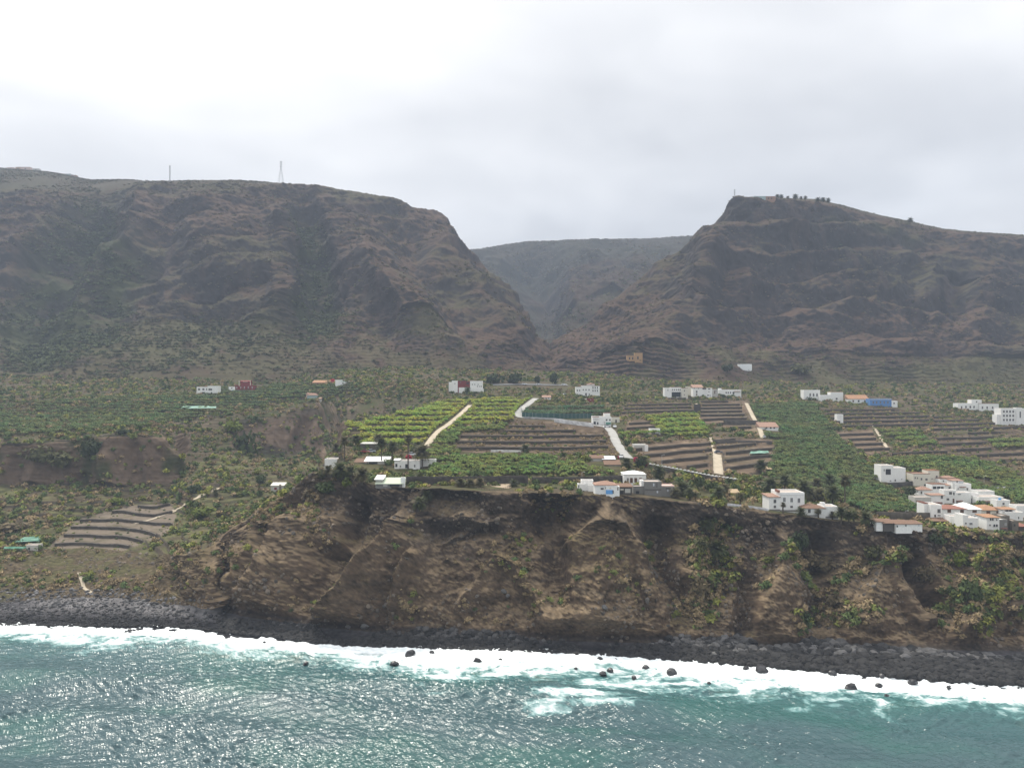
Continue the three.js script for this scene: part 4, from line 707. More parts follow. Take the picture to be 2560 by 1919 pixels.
// px, foot py, top py (of the crown), crown width in px
function palm(px, foot, top, w, label, group, o = {}) {
  const h = o.D ? toWorld(px, foot, o.D) : hit(px, foot); if (!h) { console.log('no ground for palm', px, foot); return; }
  const D = o.D ?? -h.z, m = D / FOCAL, base = o.D ? toWorld(px, foot, D) : h, R = w * m * 0.76, H = Math.max(0.7, (foot - top) * m - R * 0.55);
  const g = palmProto.clone(), [t, c] = g.children, k = Math.floor(palmSeed() * 3);
  t.scale.set(0.34, H + 0.8, 0.34); t.position.y = -0.8; t.rotation.y = palmSeed() * 6;
  c.geometry = CROWN[k]; c.material = palmLeaf[o.dry ? 1 : palmSeed() < 0.65 ? 0 : 1]; c.scale.setScalar(R); c.rotation.y = palmSeed() * 6;
  const bend = 1.2 * Math.sin(2 + 1) * 0.34; c.position.set(Math.cos(-t.rotation.y) * bend, H, Math.sin(-t.rotation.y) * -bend * -1);
  g.position.copy(base); tag(g, label, 'palm tree', group); add(g, 'palm_tree'); return g;
}
const G1 = 'palms among the clifftop cottages at left', G2 = 'palms on the grove behind the two storey house', G3 = 'palms on the slope right of the grey concrete house', G5 = 'palms along the foot of the clifftop garden wall', G6 = 'palms in front of the tile roofed house near the cliff edge';
palm(1020, 1172, 1087, 22, 'tallest slim palm in front of the low white clifftop house'); palm(981, 1158, 1104, 30, 'palm with a thick crown left of the low white clifftop house', G1); palm(954, 1158, 1096, 28, 'palm left of the white clifftop house', G1); palm(946, 1128, 1084, 26, 'palm beside the concrete shed', G1); palm(861, 1150, 1092, 24, 'palm behind the small white cube house', G1); palm(840, 1146, 1110, 22, 'palm at the ravine edge behind the white cube house', G1); palm(890, 1120, 1088, 24, 'short palm left of the concrete shed', G1);
palm(1055, 1170, 1114, 40, 'broad dense palm just right of the white clifftop house'); palm(1044, 1130, 1106, 26, 'palm behind the broad dense palm', G1); palm(905, 1208, 1170, 38, 'large palm left of the shade net shed', G1); palm(850, 1194, 1158, 42, 'bushy palm hiding the corner of the white cube house', G1); palm(876, 1192, 1166, 26, 'short palm right of the bushy corner palm', G1); palm(820, 1188, 1164, 26, 'short bushy palm below the white cube house', G1);
palm(1051, 1209, 1184, 32, 'short palm at the left end of the clifftop garden wall', G5); palm(1105, 1209, 1190, 34, 'low palm against the clifftop garden wall', G5); palm(1151, 1216, 1196, 26, 'short palm left of the viewpoint terrace', G5); palm(1176, 1218, 1198, 24, 'pale palm at the left side of the viewpoint terrace', G5, { dry: true }); palm(1200, 1217, 1195, 24, 'bare pale palm standing over the viewpoint terrace', G5, { dry: true }); palm(1284, 1216, 1199, 24, 'short palm at the right end of the viewpoint terrace', G5);
palm(1066, 1256, 1228, 28, 'upper of two palms growing out of the cliff face'); palm(1048, 1280, 1244, 34, 'lower of two palms growing out of the cliff face'); palm(1314, 1137, 1112, 24, 'lone palm at the foot of the brown terraces', null);
palm(1647, 1200, 1163, 36, 'large palm right of the white pavilion roof'); palm(1567, 1170, 1146, 28, 'palm beside the tile roofed house on the lane'); palm(1610, 1165, 1140, 26, 'palm next to the magenta bougainvillea');
palm(1707, 1240, 1206, 40, 'broad palm right of the grey concrete house', G3); palm(1726, 1250, 1220, 26, 'palm below the broad palm', G3); palm(1798, 1256, 1218, 28, 'palm left of the reed roofed shelter', G3); palm(1814, 1252, 1210, 26, 'palm with a bare trunk by the reed roofed shelter', G3); palm(1852, 1266, 1232, 22, 'withered palm right of the reed roofed shelter', G3, { dry: true }); palm(1737, 1250, 1232, 22, 'small palm on the bare slope', G3); palm(1690, 1245, 1222, 24, 'small palm beside the grey house wall', G3);
palm(1903, 1180, 1150, 30, 'palm at the edge of the big banana field', G2); palm(1927, 1234, 1196, 38, 'palm at the left of the grove', G2); palm(1962, 1228, 1188, 30, 'palm behind the roof of the two storey house', G2); palm(2010, 1257, 1202, 34, 'palm right behind the two storey house', G2); palm(2024, 1258, 1220, 32, 'palm between the two storey house and the grove', G2); palm(2049, 1258, 1220, 36, 'palm behind the tile roofed wing', G2); palm(2083, 1266, 1216, 38, 'palm right of the tile roofed wing', G2); palm(2075, 1232, 1186, 30, 'palm at the back of the grove', G2); palm(2114, 1270, 1188, 32, 'tallest palm with a long bare trunk at the right of the grove'); palm(2042, 1225, 1196, 28, 'palm in the banana field edge', G2);
palm(2103, 1304, 1268, 30, 'palm right of the tile roofed house', G6); palm(2123, 1304, 1278, 26, 'shorter palm beside the right one', G6); palm(2136, 1304, 1276, 24, 'palm left of the low huts', G6); palm(2165, 1308, 1280, 36, 'broad palm left of the low huts', G6); palm(2004, 1290, 1270, 24, 'small palm in front of the gap between the two houses', G6); palm(1959, 1284, 1256, 13, 'slim young palm in front of the two storey house wall', G6, { dry: true }); palm(2046, 1294, 1272, 15, 'young palm in front of the tile roofed wing', G6, { dry: true }); palm(2082, 1298, 1280, 14, 'young palm at the right end of the tile roofed wing', G6, { dry: true });
palm(1762, 1336, 1286, 44, 'big palm growing high on the sea cliff'); palm(1791, 1400, 1354, 44, 'big drooping palm growing midway on the sea cliff'); palm(1716, 1232, 1212, 22, 'young palm behind the broad palm', G3);
[[1944, 502, 489, 10, 'first small palm right of the low house on the flat peak'], [1954, 503, 490, 10, 'second small palm right of the low house on the flat peak'], [1970, 502, 493, 8, 'tiny palm between the first pair and the bigger palm on the flat peak'], [1989, 504, 489, 13, 'biggest bushy palm on the flat peak'], [2003, 505, 494, 8, 'left one of two thin palms in the middle of the flat peak'], [2014, 505, 493, 9, 'right one of two thin palms in the middle of the flat peak'], [2045, 508, 497, 12, 'left one of three palms at the right end of the flat peak'], [2058, 508, 497, 12, 'middle one of three palms at the right end of the flat peak'], [2071, 510, 499, 11, 'right one of three palms at the right end of the flat peak'], [2277, 560, 548, 12, 'lone palm on the sloping skyline of the right mountain']].forEach(([px, py, t, w, l]) => palm(px, py - 1, t - 3, w, l, null, { D: 1128 }));
// ---------------------------------------------------------------- single trees and shrubs that stand out
const CANOPY = [sprays(41, 260, 6, 0.2), sprays(42, 240, 5, 0.22), sprays(43, 220, 7, 0.2, 0.75)], bark = std(0.07, 0.055, 0.042, 1), stemGeo = new THREE.CylinderGeometry(0.05, 0.1, 0.7, 6); stemGeo.translate(0, 0.2, 0);
const leafTones = {}; const tone = (r, g, b) => leafTones[[r, g, b]] ??= new THREE.MeshPhysicalMaterial({ color: new THREE.Color().setRGB(r, g, b), vertexColors: true, roughness: 0.9, side: THREE.DoubleSide, specularIntensity: 0.25, transmission: 0.22, thickness: 0 });
function tree(px, foot, w, hgt, c, label, group, name = 'tree', cat = 'tree', on) {
  const h = (on ?? land).hit(px, foot); if (!h) return; const m = -h.z / FOCAL, g = new THREE.Group();
  part(stemGeo, bark, name === 'shrub' ? 'stem' : 'trunk', g).scale.set(w * m * 0.5, hgt * m * 0.9, w * m * 0.5);
  const cr = part(CANOPY[Math.floor(palmSeed() * 3)], tone(...c), 'crown', g); cr.scale.set(w * m * 0.55, hgt * m * 0.85, w * m * 0.55); cr.position.y = name === 'shrub' ? -0.05 * hgt * m : hgt * m * 0.08; cr.rotation.y = palmSeed() * 6;
  g.position.copy(h); tag(g, label, cat, group); add(g, name);
}
const DK = [0.036, 0.05, 0.022], MD = [0.055, 0.075, 0.026], YG = [0.115, 0.14, 0.025], OL = [0.085, 0.085, 0.036], BR = [0.12, 0.092, 0.052], MAG = [0.42, 0.02, 0.09], RED = [0.4, 0.025, 0.05];
tree(1018, 1150, 24, 13, RED, 'red flowering bougainvillea behind the low white clifftop house', null, 'bougainvillea', 'bougainvillea'); tree(1588, 1156, 18, 15, MAG, 'magenta bougainvillea beside the foot of the lane', null, 'bougainvillea', 'bougainvillea'); tree(1617, 1166, 10, 12, MAG, 'small magenta bougainvillea under a dark tree near the crenellated wall', null, 'bougainvillea', 'bougainvillea'); tree(833, 958, 14, 14, RED, 'red flowering tree beside the long tile roof at upper left', null, 'bougainvillea', 'bougainvillea'); tree(1547, 1148, 8, 9, MAG, 'tiny pink bougainvillea beside the parked white car', null, 'bougainvillea', 'bougainvillea');
tree(1238, 958, 46, 30, DK, 'large dark round tree behind the road, left of a similar one'); tree(1282, 958, 48, 31, DK, 'large dark round tree behind the road, right of a similar one'); tree(1345, 958, 20, 20, DK, 'small dark tree behind the road near the gorge mouth'); tree(1388, 960, 26, 30, DK, 'tall dark tree at the gorge mouth'); tree(1158, 935, 12, 20, OL, 'slim tree above the red and white building', null, 'tree', 'tree', west);
tree(1168, 984, 14, 22, MD, 'tree in front of the red and white building wall'); tree(1602, 1172, 26, 30, DK, 'dark tree between the pavilion and the lane'); tree(1745, 1222, 36, 32, MD, 'large green tree below the crenellated wall'); tree(1778, 1228, 34, 28, MD, 'second green tree below the crenellated wall'); tree(1690, 1218, 30, 18, OL, 'olive shrub behind the grey concrete house', null, 'shrub', 'shrub');
tree(2270, 1238, 40, 26, DK, 'dark tree left of the village below the tall white house'); tree(2520, 1262, 10, 30, DK, 'narrow cypress right of the village', null, 'cypress', 'cypress'); tree(2310, 1232, 26, 18, DK, 'dark tree right of the terrace wall below the tall white house'); tree(2395, 1408, 52, 44, YG, 'bright yellow green bush on the cliff below the village', null, 'shrub', 'shrub'); tree(2420, 1500, 70, 60, MD, 'large green shrub low on the right cliff', null, 'shrub', 'shrub'); tree(2460, 1540, 60, 40, MD, 'green shrub at the foot of the right cliff', null, 'shrub', 'shrub');
tree(2080, 1430, 80, 46, BR, 'broad dry brown bush on the right cliff', null, 'shrub', 'shrub'); tree(2030, 1420, 70, 50, BR, 'dry brown bush left of the broad one on the right cliff', null, 'shrub', 'shrub'); tree(2240, 1400, 74, 46, BR, 'dry brown bush below the low huts', null, 'shrub', 'shrub'); tree(2190, 1392, 50, 40, OL, 'olive bush below the low huts', null, 'shrub', 'shrub'); tree(1992, 1372, 60, 48, DK, 'dark green bush on the cliff below the two storey house', null, 'shrub', 'shrub'); tree(1750, 1500, 60, 60, BR, 'tall dry bush on the cliff below the two cliff palms', null, 'shrub', 'shrub'); tree(1805, 1330, 40, 44, DK, 'grey green bush above the lower cliff palm', null, 'shrub', 'shrub'); tree(1745, 1380, 50, 40, OL, 'olive bush left of the lower cliff palm', null, 'shrub', 'shrub'); tree(2100, 1520, 70, 44, BR, 'dry bush in the middle of the right cliff', null, 'shrub', 'shrub'); tree(2320, 1455, 60, 50, BR, 'dry bush beside the dark gully on the right cliff', null, 'shrub', 'shrub'); tree(1620, 1372, 24, 26, MD, 'green bush right of the pyramid shaped spur', null, 'shrub', 'shrub'); tree(2330, 1350, 50, 30, DK, 'dark bush on the cliff under the stone wall of the village', null, 'shrub', 'shrub'); tree(2510, 1420, 60, 44, BR, 'dry bush on the cliff at the right edge', null, 'shrub', 'shrub');
tree(820, 1230, 60, 34, MD, 'bright green bush on the slope below the white cube house', null, 'shrub', 'shrub'); tree(865, 1215, 34, 22, YG, 'yellow green bush below the large palm', null, 'shrub', 'shrub'); tree(770, 1250, 60, 34, BR, 'dry bush on the grassy shoulder of the promontory', null, 'shrub', 'shrub'); tree(800, 1195, 40, 26, OL, 'olive bush at the edge of the shoulder below the white cube house', null, 'shrub', 'shrub');
tree(612, 1130, 60, 70, MD, 'tall green thicket on the ravine slope', null, 'shrub', 'shrub'); tree(575, 1080, 60, 36, YG, 'light green thicket at the head of the ravine slope', null, 'shrub', 'shrub'); tree(490, 1230, 40, 24, DK, 'dark bush at the ravine floor', null, 'shrub', 'shrub'); tree(655, 1205, 34, 24, MD, 'round banana clump beside the ravine hut', null, 'shrub', 'shrub'); tree(290, 1262, 46, 20, YG, 'yellow green bush at the foot of the left ravine cliff', null, 'shrub', 'shrub'); tree(310, 1085, 40, 16, DK, 'dark trees on the edge of the left ravine cliff', null, 'shrub', 'shrub'); tree(160, 1160, 70, 50, OL, 'olive thicket hanging over the left ravine cliff', null, 'shrub', 'shrub'); tree(90, 1150, 80, 50, OL, 'thicket hanging over the far left ravine cliff', null, 'shrub', 'shrub'); tree(225, 1140, 60, 46, DK, 'dark thicket in the notch of the left ravine cliff', null, 'shrub', 'shrub'); tree(40, 1330, 90, 26, BR, 'broad dry mound of scrub at the left edge of the ravine', null, 'shrub', 'shrub'); tree(500, 1290, 70, 28, YG, 'yellow green thicket on the ravine floor right of the bare plots', null, 'shrub', 'shrub'); tree(540, 1240, 16, 24, OL, 'small palm like tree on the ravine floor', null, 'tree', 'tree');
tree(2000, 938, 50, 28, OL, 'olive tree right of the small upper banana plot', null, 'tree', 'tree', east); tree(1818, 930, 30, 24, DK, 'dark tree left of the round water tank', null, 'tree', 'tree', east);
// ---------------------------------------------------------------- roads and paths
function ribbon(name, pts, width, mat, label, lift = 0.3) {
  const dense = []; for (let i = 0; i < pts.length - 1; i++) { const n = Math.max(2, Math.ceil(Math.hypot(pts[i + 1][0] - pts[i][0], pts[i + 1][1] - pts[i][1]) / 3)); for (let k = 0; k < n; k++) dense.push([lerp(pts[i][0], pts[i + 1][0], k / n), lerp(pts[i][1], pts[i + 1][1], k / n)]); } dense.push(pts.at(-1));
  let w = dense.map(([x, y]) => hit(x, y)).filter(Boolean);
  for (let pass = 0; pass < 3; pass++) w = w.map((p, i) => i && i < w.length - 1 ? p.clone().multiplyScalar(0.5).addScaledVector(w[i - 1], 0.25).addScaledVector(w[i + 1], 0.25) : p);
  const pos = [], idx = [], col = [], nx = 5; let wob = 0;
  w.forEach((p, i) => {
    const a = w[Math.max(0, i - 1)], b = w[Math.min(w.length - 1, i + 1)], dx = b.x - a.x, dz = b.z - a.z, l = Math.hypot(dx, dz) || 1;
    for (let k = 0; k < nx; k++) { const s = (k / (nx - 1) - 0.5) * width * (1 + 0.12 * noise(i * 0.4, 3, 1)), x = p.x - dz / l * s, z = p.z + dx / l * s; pos.push(x, Math.max(land.at(x, -z), p.y - 0.4) + lift, z); const c = 0.88 + 0.3 * noise(x * 0.4, 1, z * 0.4) + (k === 0 || k === nx - 1 ? -0.18 : 0); col.push(c, c * 0.99, c * 0.97); }
    if (i) for (let k = 0; k < nx - 1; k++) { const q = (i - 1) * nx + k; idx.push(q, q + 1, q + nx, q + 1, q + nx + 1, q + nx); }
  });
  const g = new THREE.BufferGeometry(); g.setAttribute('position', new THREE.Float32BufferAttribute(pos, 3)); g.setAttribute('color', new THREE.Float32BufferAttribute(col, 3)); g.setIndex(idx); g.computeVertexNormals();
  if (g.attributes.normal.getY(2) < 0) { const a = g.index.array; for (let i = 0; i < a.length; i += 3) [a[i], a[i + 1]] = [a[i + 1], a[i]]; g.computeVertexNormals(); }
  tag(add(new THREE.Mesh(g, mat), name), label, null, null, 'structure');
}
const roadMat = std(0.33, 0.325, 0.31, 0.9, { vertexColors: true }), dustMat = std(0.42, 0.36, 0.27, 1, { vertexColors: true }), tarMat = std(0.16, 0.16, 0.165, 0.9, { vertexColors: true });
ribbon('lane', ROADS.lane[0], 5.2, roadMat, 'grey concrete lane running down past the white house'); ribbon('dirt_track', ROADS.track[0], 3.6, dustMat, 'pale dirt track through the bright banana terraces'); ribbon('dirt_track', ROADS.farm_track[0], 3.2, dustMat, 'sandy farm track along the left edge of the big banana field'); ribbon('path', ROADS.ramp[0], 4.6, dustMat, 'straight tan ramp between the brown terraces'); ribbon('road', ROADS.highway[0], 7, tarMat, 'road with cars behind the bright banana terraces');
ribbon('path', [[1740, 1000], [1746, 1040], [1752, 1066]], 1.8, dustMat, 'narrow pale path between banana plot and brown terraces'); ribbon('path', [[1776, 1094], [1784, 1120], [1788, 1135]], 2, dustMat, 'narrow pale path above the tan ramp'); ribbon('path', [[2184, 1066], [2200, 1090], [2218, 1120]], 2, dustMat, 'narrow pale path climbing the right terraces'); ribbon('path', [[196, 1432], [205, 1455], [208, 1470], [228, 1482]], 1.3, dustMat, 'worn footpath coming down to the gravel beach', 0.2); ribbon('path', [[335, 1310], [380, 1298], [440, 1275], [500, 1240], [555, 1218]], 2, dustMat, 'pale farm path climbing the ravine floor', 0.2);

// ---------------------------------------------------------------- dry stone walls along the terrace edges
const stoneWallMat = new THREE.MeshPhysicalMaterial({ vertexColors: true, roughness: 1, specularIntensity: 0.2 });
function wallStrip(pts, thick, tone, cap) {                       // pts: [x, D, bottom, top]
  const pos = [], col = [], idx = [], rows = 4;
  pts.forEach(([x, D, b, t], i) => {
    const ring = []; for (let k = 0; k <= rows; k++) ring.push([0, lerp(b, t, k / rows)]); ring.push([thick, t], [thick, b]);
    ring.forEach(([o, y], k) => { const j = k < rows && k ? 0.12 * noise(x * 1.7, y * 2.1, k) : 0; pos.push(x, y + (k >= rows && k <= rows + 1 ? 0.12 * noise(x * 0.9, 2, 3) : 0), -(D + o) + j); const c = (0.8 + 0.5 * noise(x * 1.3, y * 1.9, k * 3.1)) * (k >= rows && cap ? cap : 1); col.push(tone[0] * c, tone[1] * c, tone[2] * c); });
    if (i) for (let k = 0; k < ring.length - 1; k++) { const n = ring.length, q = (i - 1) * n + k; idx.push(q, q + n, q + 1, q + 1, q + n, q + n + 1); }
  });
  const g = new THREE.BufferGeometry(); g.setAttribute('position', new THREE.Float32BufferAttribute(pos, 3)); g.setAttribute('color', new THREE.Float32BufferAttribute(col, 3)); g.setIndex(idx); g.computeVertexNormals(); return g;
}
{
  const T = [['brown_a', 'stone terrace wall in the fallow field left of the lane'], ['brown_b', 'stone terrace wall between the lane and the tan ramp'], ['brown_c', 'stone terrace wall in the brown terraces below the white row of houses'], ['bare', 'stone terrace wall of the bare plots on the ravine floor'], ['banana_bright', 'stone terrace wall showing between rows of bright banana plants'], ['brown_e', 'stone terrace wall right of the big banana field'], ['brown_f', 'stone terrace wall in the scrubby terraces at far right'], ['brown_g', 'stone terrace wall on the scrubby slope below the blue house'], ['brown_h', 'stone terrace wall below the block with rows of windows'], ['brown_i', 'stone terrace wall between the red hut and the white row'], ['brown_j', 'stone terrace wall above the bananas behind the village'], ['brown_d', 'stone terrace wall in the small brown plot right of the modern white house']];
  let count = 0;
  for (const [f, label] of T) {
    const lines = new Map(), step = tierStep[f], pos = land.pos;
    for (let i = 0; i < land.nc; i += 2) for (let j = 1; j < land.nr; j++) {
      const n0 = (j - 1) * land.nc + i, n1 = n0 + land.nc, q0 = TIERQ[n0], q1 = TIERQ[n1]; if (!q0 || !q1) continue;
      const lv = Math.floor(q1 - 0.86); if (lv !== Math.floor(q0 - 0.86) + 1 || q1 < q0) continue;
      const t = clamp((lv + 0.86 - q0) / (q1 - q0)), a = n0 * 3, b = n1 * 3, D = -lerp(pos[a + 2], pos[b + 2], t), x = lerp(pos[a], pos[b], t), py = CY + (EYE - pos[a + 1]) / D * FOCAL;
      if (fieldAt(land.PX[i], py) !== f) continue;
      let L = lines.get(lv); if (!L) lines.set(lv, L = []); const top = (lv + 1) * step; L.push([x, D - 0.2, top - step * 0.98, top + 0.12 + 0.12 * noise(x * 0.15, lv, 2), i]);
    }
    for (const L of lines.values()) {
      let cur = [];
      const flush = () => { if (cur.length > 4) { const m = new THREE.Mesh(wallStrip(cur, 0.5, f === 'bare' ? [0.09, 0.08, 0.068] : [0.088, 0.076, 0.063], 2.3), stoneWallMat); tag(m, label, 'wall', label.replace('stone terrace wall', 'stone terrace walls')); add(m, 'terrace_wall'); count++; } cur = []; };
      L.sort((p, q) => p[4] - q[4]);
      for (const p of L) { const q = cur.at(-1); if (q && (p[4] - q[4] > 6 || Math.abs(p[1] - q[1]) > 4)) flush(); if (q && p[4] === q[4] && cur.length) continue; cur.push(p); } flush();
    }
  }
  console.log('terrace walls', count);
}
// a wall between picture points of its foot: heights in metres
function wall(pts, h, thick, tone, label, name = 'stone_wall', o = {}) {
  const ends = pts.map(([x, y]) => { const q = o.D ? toWorld(x, y, o.D) : hit(x, y); return [x, y, -q.z]; }), out = [];
  for (let i = 0; i < ends.length - 1; i++) { const n = Math.max(2, Math.ceil((ends[i + 1][0] - ends[i][0]) / 5)); for (let k = 0; k <= n; k++) { if (i && !k) continue; const t = k / n, px = lerp(ends[i][0], ends[i + 1][0], t), py = lerp(ends[i][1], ends[i + 1][1], t), D = lerp(ends[i][2], ends[i + 1][2], t), p = toWorld(px, py, D); out.push([p.x, D, p.y - (o.sink ?? 2), p.y + h]); } }
  const m = new THREE.Mesh(wallStrip(out, thick, tone, o.cap), stoneWallMat); tag(m, label, 'wall'); return [add(m, name), out];
}
wall([[1015, 1212], [1100, 1212], [1200, 1211], [1320, 1209]], 3.4, 0.6, [0.075, 0.068, 0.062], 'long dark stone garden wall along the clifftop below the banana field'); wall([[1330, 1208], [1440, 1207], [1560, 1203]], 2.6, 0.6, [0.085, 0.078, 0.07], 'dark stone wall behind the white cubes at the cliff edge');
wall([[1386, 1055], [1430, 1061], [1484, 1068]], 2.6, 0.3, [0.7, 0.7, 0.7], 'white plastered wall along the lane left of the white house', 'garden_wall');
wall([[2192, 1298], [2260, 1299], [2326, 1300]], 3.0, 0.6, [0.12, 0.105, 0.088], 'stone wall at the foot of the big banana field behind the low huts'); wall([[2223, 1217], [2255, 1216], [2286, 1213]], 2.2, 0.6, [0.09, 0.085, 0.08], 'dark retaining wall under the tall white house', 'retaining_wall');
wall([[1819, 1264], [1870, 1269], [1922, 1277]], 0.9, 0.3, [0.6, 0.6, 0.62], 'low white wall beside the cliff path left of the two storey house', 'garden_wall'); wall([[2476, 1222], [2512, 1223], [2580, 1225]], 1.4, 0.4, [0.55, 0.55, 0.53], 'long pale wall in the bananas right of the village', 'garden_wall'); wall([[1227, 1130], [1265, 1130], [1304, 1131]], 1.1, 0.4, [0.7, 0.69, 0.66], 'low white wall at the foot of the fallow terraces', 'garden_wall'); wall([[1310, 1046], [1385, 1049]], 1.2, 0.3, [0.4, 0.4, 0.4], 'low grey wall under the netted bananas', 'garden_wall');
wall([[2404, 1344], [2450, 1349], [2502, 1354]], 3.7, 0.8, [0.13, 0.12, 0.108], 'tall stone retaining wall on the cliff under the front village houses', 'retaining_wall', { sink: 4, D: 297 });
wall([[352, 1036], [418, 1030]], 2.4, 1, [0.085, 0.07, 0.064], 'dark walled tank in the left plateau bananas', 'stone_wall'); wall([[200, 1096], [290, 1086]], 1.1, 0.5, [0.3, 0.26, 0.2], 'pale wall on the edge of the left ravine cliff', 'stone_wall');
wall([[1736, 1035], [1752, 1034]], 7.5, 0.8, [0.085, 0.078, 0.072], 'tall narrow stone buttress below the pink roofed white house', 'stone_wall'); wall([[1810, 1061], [1895, 1062]], 3.2, 0.6, [0.12, 0.11, 0.1], 'block wall above the terraces by the farm track', 'stone_wall'); wall([[1784, 1108], [1930, 1111]], 2.2, 0.6, [0.125, 0.112, 0.1], 'grey block wall crossing above the tan ramp', 'stone_wall');
{ // the crenellated wall: every white merlon is a part
  const [w, out] = wall([[1624, 1172], [1700, 1186], [1780, 1202], [1846, 1211]], 2.3, 0.5, [0.1, 0.088, 0.078], 'sloping stone wall with a white crenellated top', 'crenellated_wall');
  const mer = new THREE.BoxGeometry(1, 0.5, 0.52), mm = std(0.78, 0.78, 0.77), low = new THREE.BoxGeometry(1, 0.16, 0.52); const n = out.length;
  for (let k = 0; k < 46; k++) { const f = (k + 0.5) / 46 * (n - 1), i = Math.min(n - 2, Math.floor(f)), t = f - i, a = out[i], b = out[i + 1], m = part(k % 2 ? low : mer, mm, k % 2 ? 'coping' : 'merlon', w); m.position.set(lerp(a[0], b[0], t), lerp(a[3], b[3], t) + (k % 2 ? 0.08 : 0.25), -(lerp(a[1], b[1], t) + 0.25)); m.scale.x = (out.at(-1)[0] - out[0][0]) / 46 * 1.01; m.rotation.z = -0.045; }
}
// ---------------------------------------------------------------- houses
const MAT = {
  white: std(0.86, 0.86, 0.85), cream: std(0.68, 0.65, 0.57), dull: std(0.5, 0.485, 0.45), grey: std(0.21, 0.205, 0.195, 1), dark: std(0.1, 0.092, 0.085, 1), stone: std(0.17, 0.15, 0.125, 1), red: std(0.2, 0.028, 0.03), blue: std(0.1, 0.25, 0.55), ochre: std(0.42, 0.26, 0.13), pinkwall: std(0.6, 0.45, 0.4), teal: std(0.3, 0.38, 0.38), brownwall: std(0.3, 0.18, 0.13),
  tile: std(0.3, 0.19, 0.13, 1), pink: std(0.52, 0.34, 0.26, 1), orange: std(0.58, 0.34, 0.2, 1), redtile: std(0.44, 0.21, 0.16, 1), whiteroof: std(0.84, 0.84, 0.82), deck: std(0.42, 0.36, 0.32), metal: std(0.5, 0.53, 0.56, 0.6), green: std(0.1, 0.26, 0.21), netroof: std(0.42, 0.47, 0.36),
  frame: std(0.28, 0.27, 0.26, 0.6), pale: std(0.66, 0.66, 0.65), glass: new THREE.MeshStandardMaterial({ color: new THREE.Color().setRGB(0.018, 0.022, 0.028), roughness: 0.45 }), wood: std(0.1, 0.05, 0.03, 0.8), bluedoor: std(0.12, 0.32, 0.62), steel: std(0.4, 0.41, 0.42, 0.5),
};
{ // plaster and tile are not even: a faint mottling with weather streaks for walls, rows of tile for roofs
  const N = 256, pl = new Uint8Array(N * N * 4), tl = new Uint8Array(N * N * 4), per = (x, y, f, z) => { const a = x / N * 6.2832, b = y / N * 6.2832; return noise(Math.cos(a) * f + 7, Math.sin(a) * f + Math.cos(b) * f, Math.sin(b) * f + z); };
  for (let y = 0; y < N; y++) for (let x = 0; x < N; x++) { const o = (y * N + x) * 4, v = 242 + 10 * per(x, y, 2, 1) + 5 * per(x, y, 6, 4) - 22 * Math.max(0, per(x, 0, 9, 2) - 0.1) * (0.5 + per(x, y, 1.5, 8)); pl[o] = pl[o + 1] = clamp(v, 150, 255); pl[o + 2] = clamp(v - 2, 150, 255); pl[o + 3] = 255; const w = 200 + 45 * per(x, y, 9, 3) + 30 * per(x, y, 3, 6) - (x % 16 < 4 ? 45 : 0) - (y % 32 < 3 ? 30 : 0); tl[o] = clamp(w, 80, 255); tl[o + 1] = clamp(w * 0.97, 80, 255); tl[o + 2] = clamp(w * 0.95, 80, 255); tl[o + 3] = 255; }
  const mk = (d) => { const t = new THREE.DataTexture(d, N, N); t.wrapS = t.wrapT = THREE.RepeatWrapping; t.magFilter = THREE.LinearFilter; t.colorSpace = THREE.SRGBColorSpace; t.needsUpdate = true; return t; };
  const P1 = mk(pl), T1 = mk(tl); for (const k of ['white', 'cream', 'dull', 'grey', 'dark', 'stone', 'red', 'blue', 'ochre', 'pinkwall', 'brownwall', 'whiteroof', 'deck']) MAT[k].map = P1; for (const k of ['tile', 'pink', 'orange', 'redtile']) MAT[k].map = T1;
}
function uvMetres(g, k) { const p = g.attributes.position, n = g.attributes.normal, uv = new Float32Array(p.count * 2); for (let i = 0; i < p.count; i++) { const ax = Math.abs(n.getX(i)) > 0.7; uv[i * 2] = (ax ? p.getZ(i) : p.getX(i)) / k; uv[i * 2 + 1] = (Math.abs(n.getY(i)) > 0.7 ? p.getZ(i) : p.getY(i)) / k; } g.setAttribute('uv', new THREE.BufferAttribute(uv, 2)); return g; }
function box(x0, x1, y0, y1, z0, z1) { const g = new THREE.BoxGeometry(x1 - x0, y1 - y0, z1 - z0); g.translate((x0 + x1) / 2, (y0 + y1) / 2, (z0 + z1) / 2); return uvMetres(g, 6); }
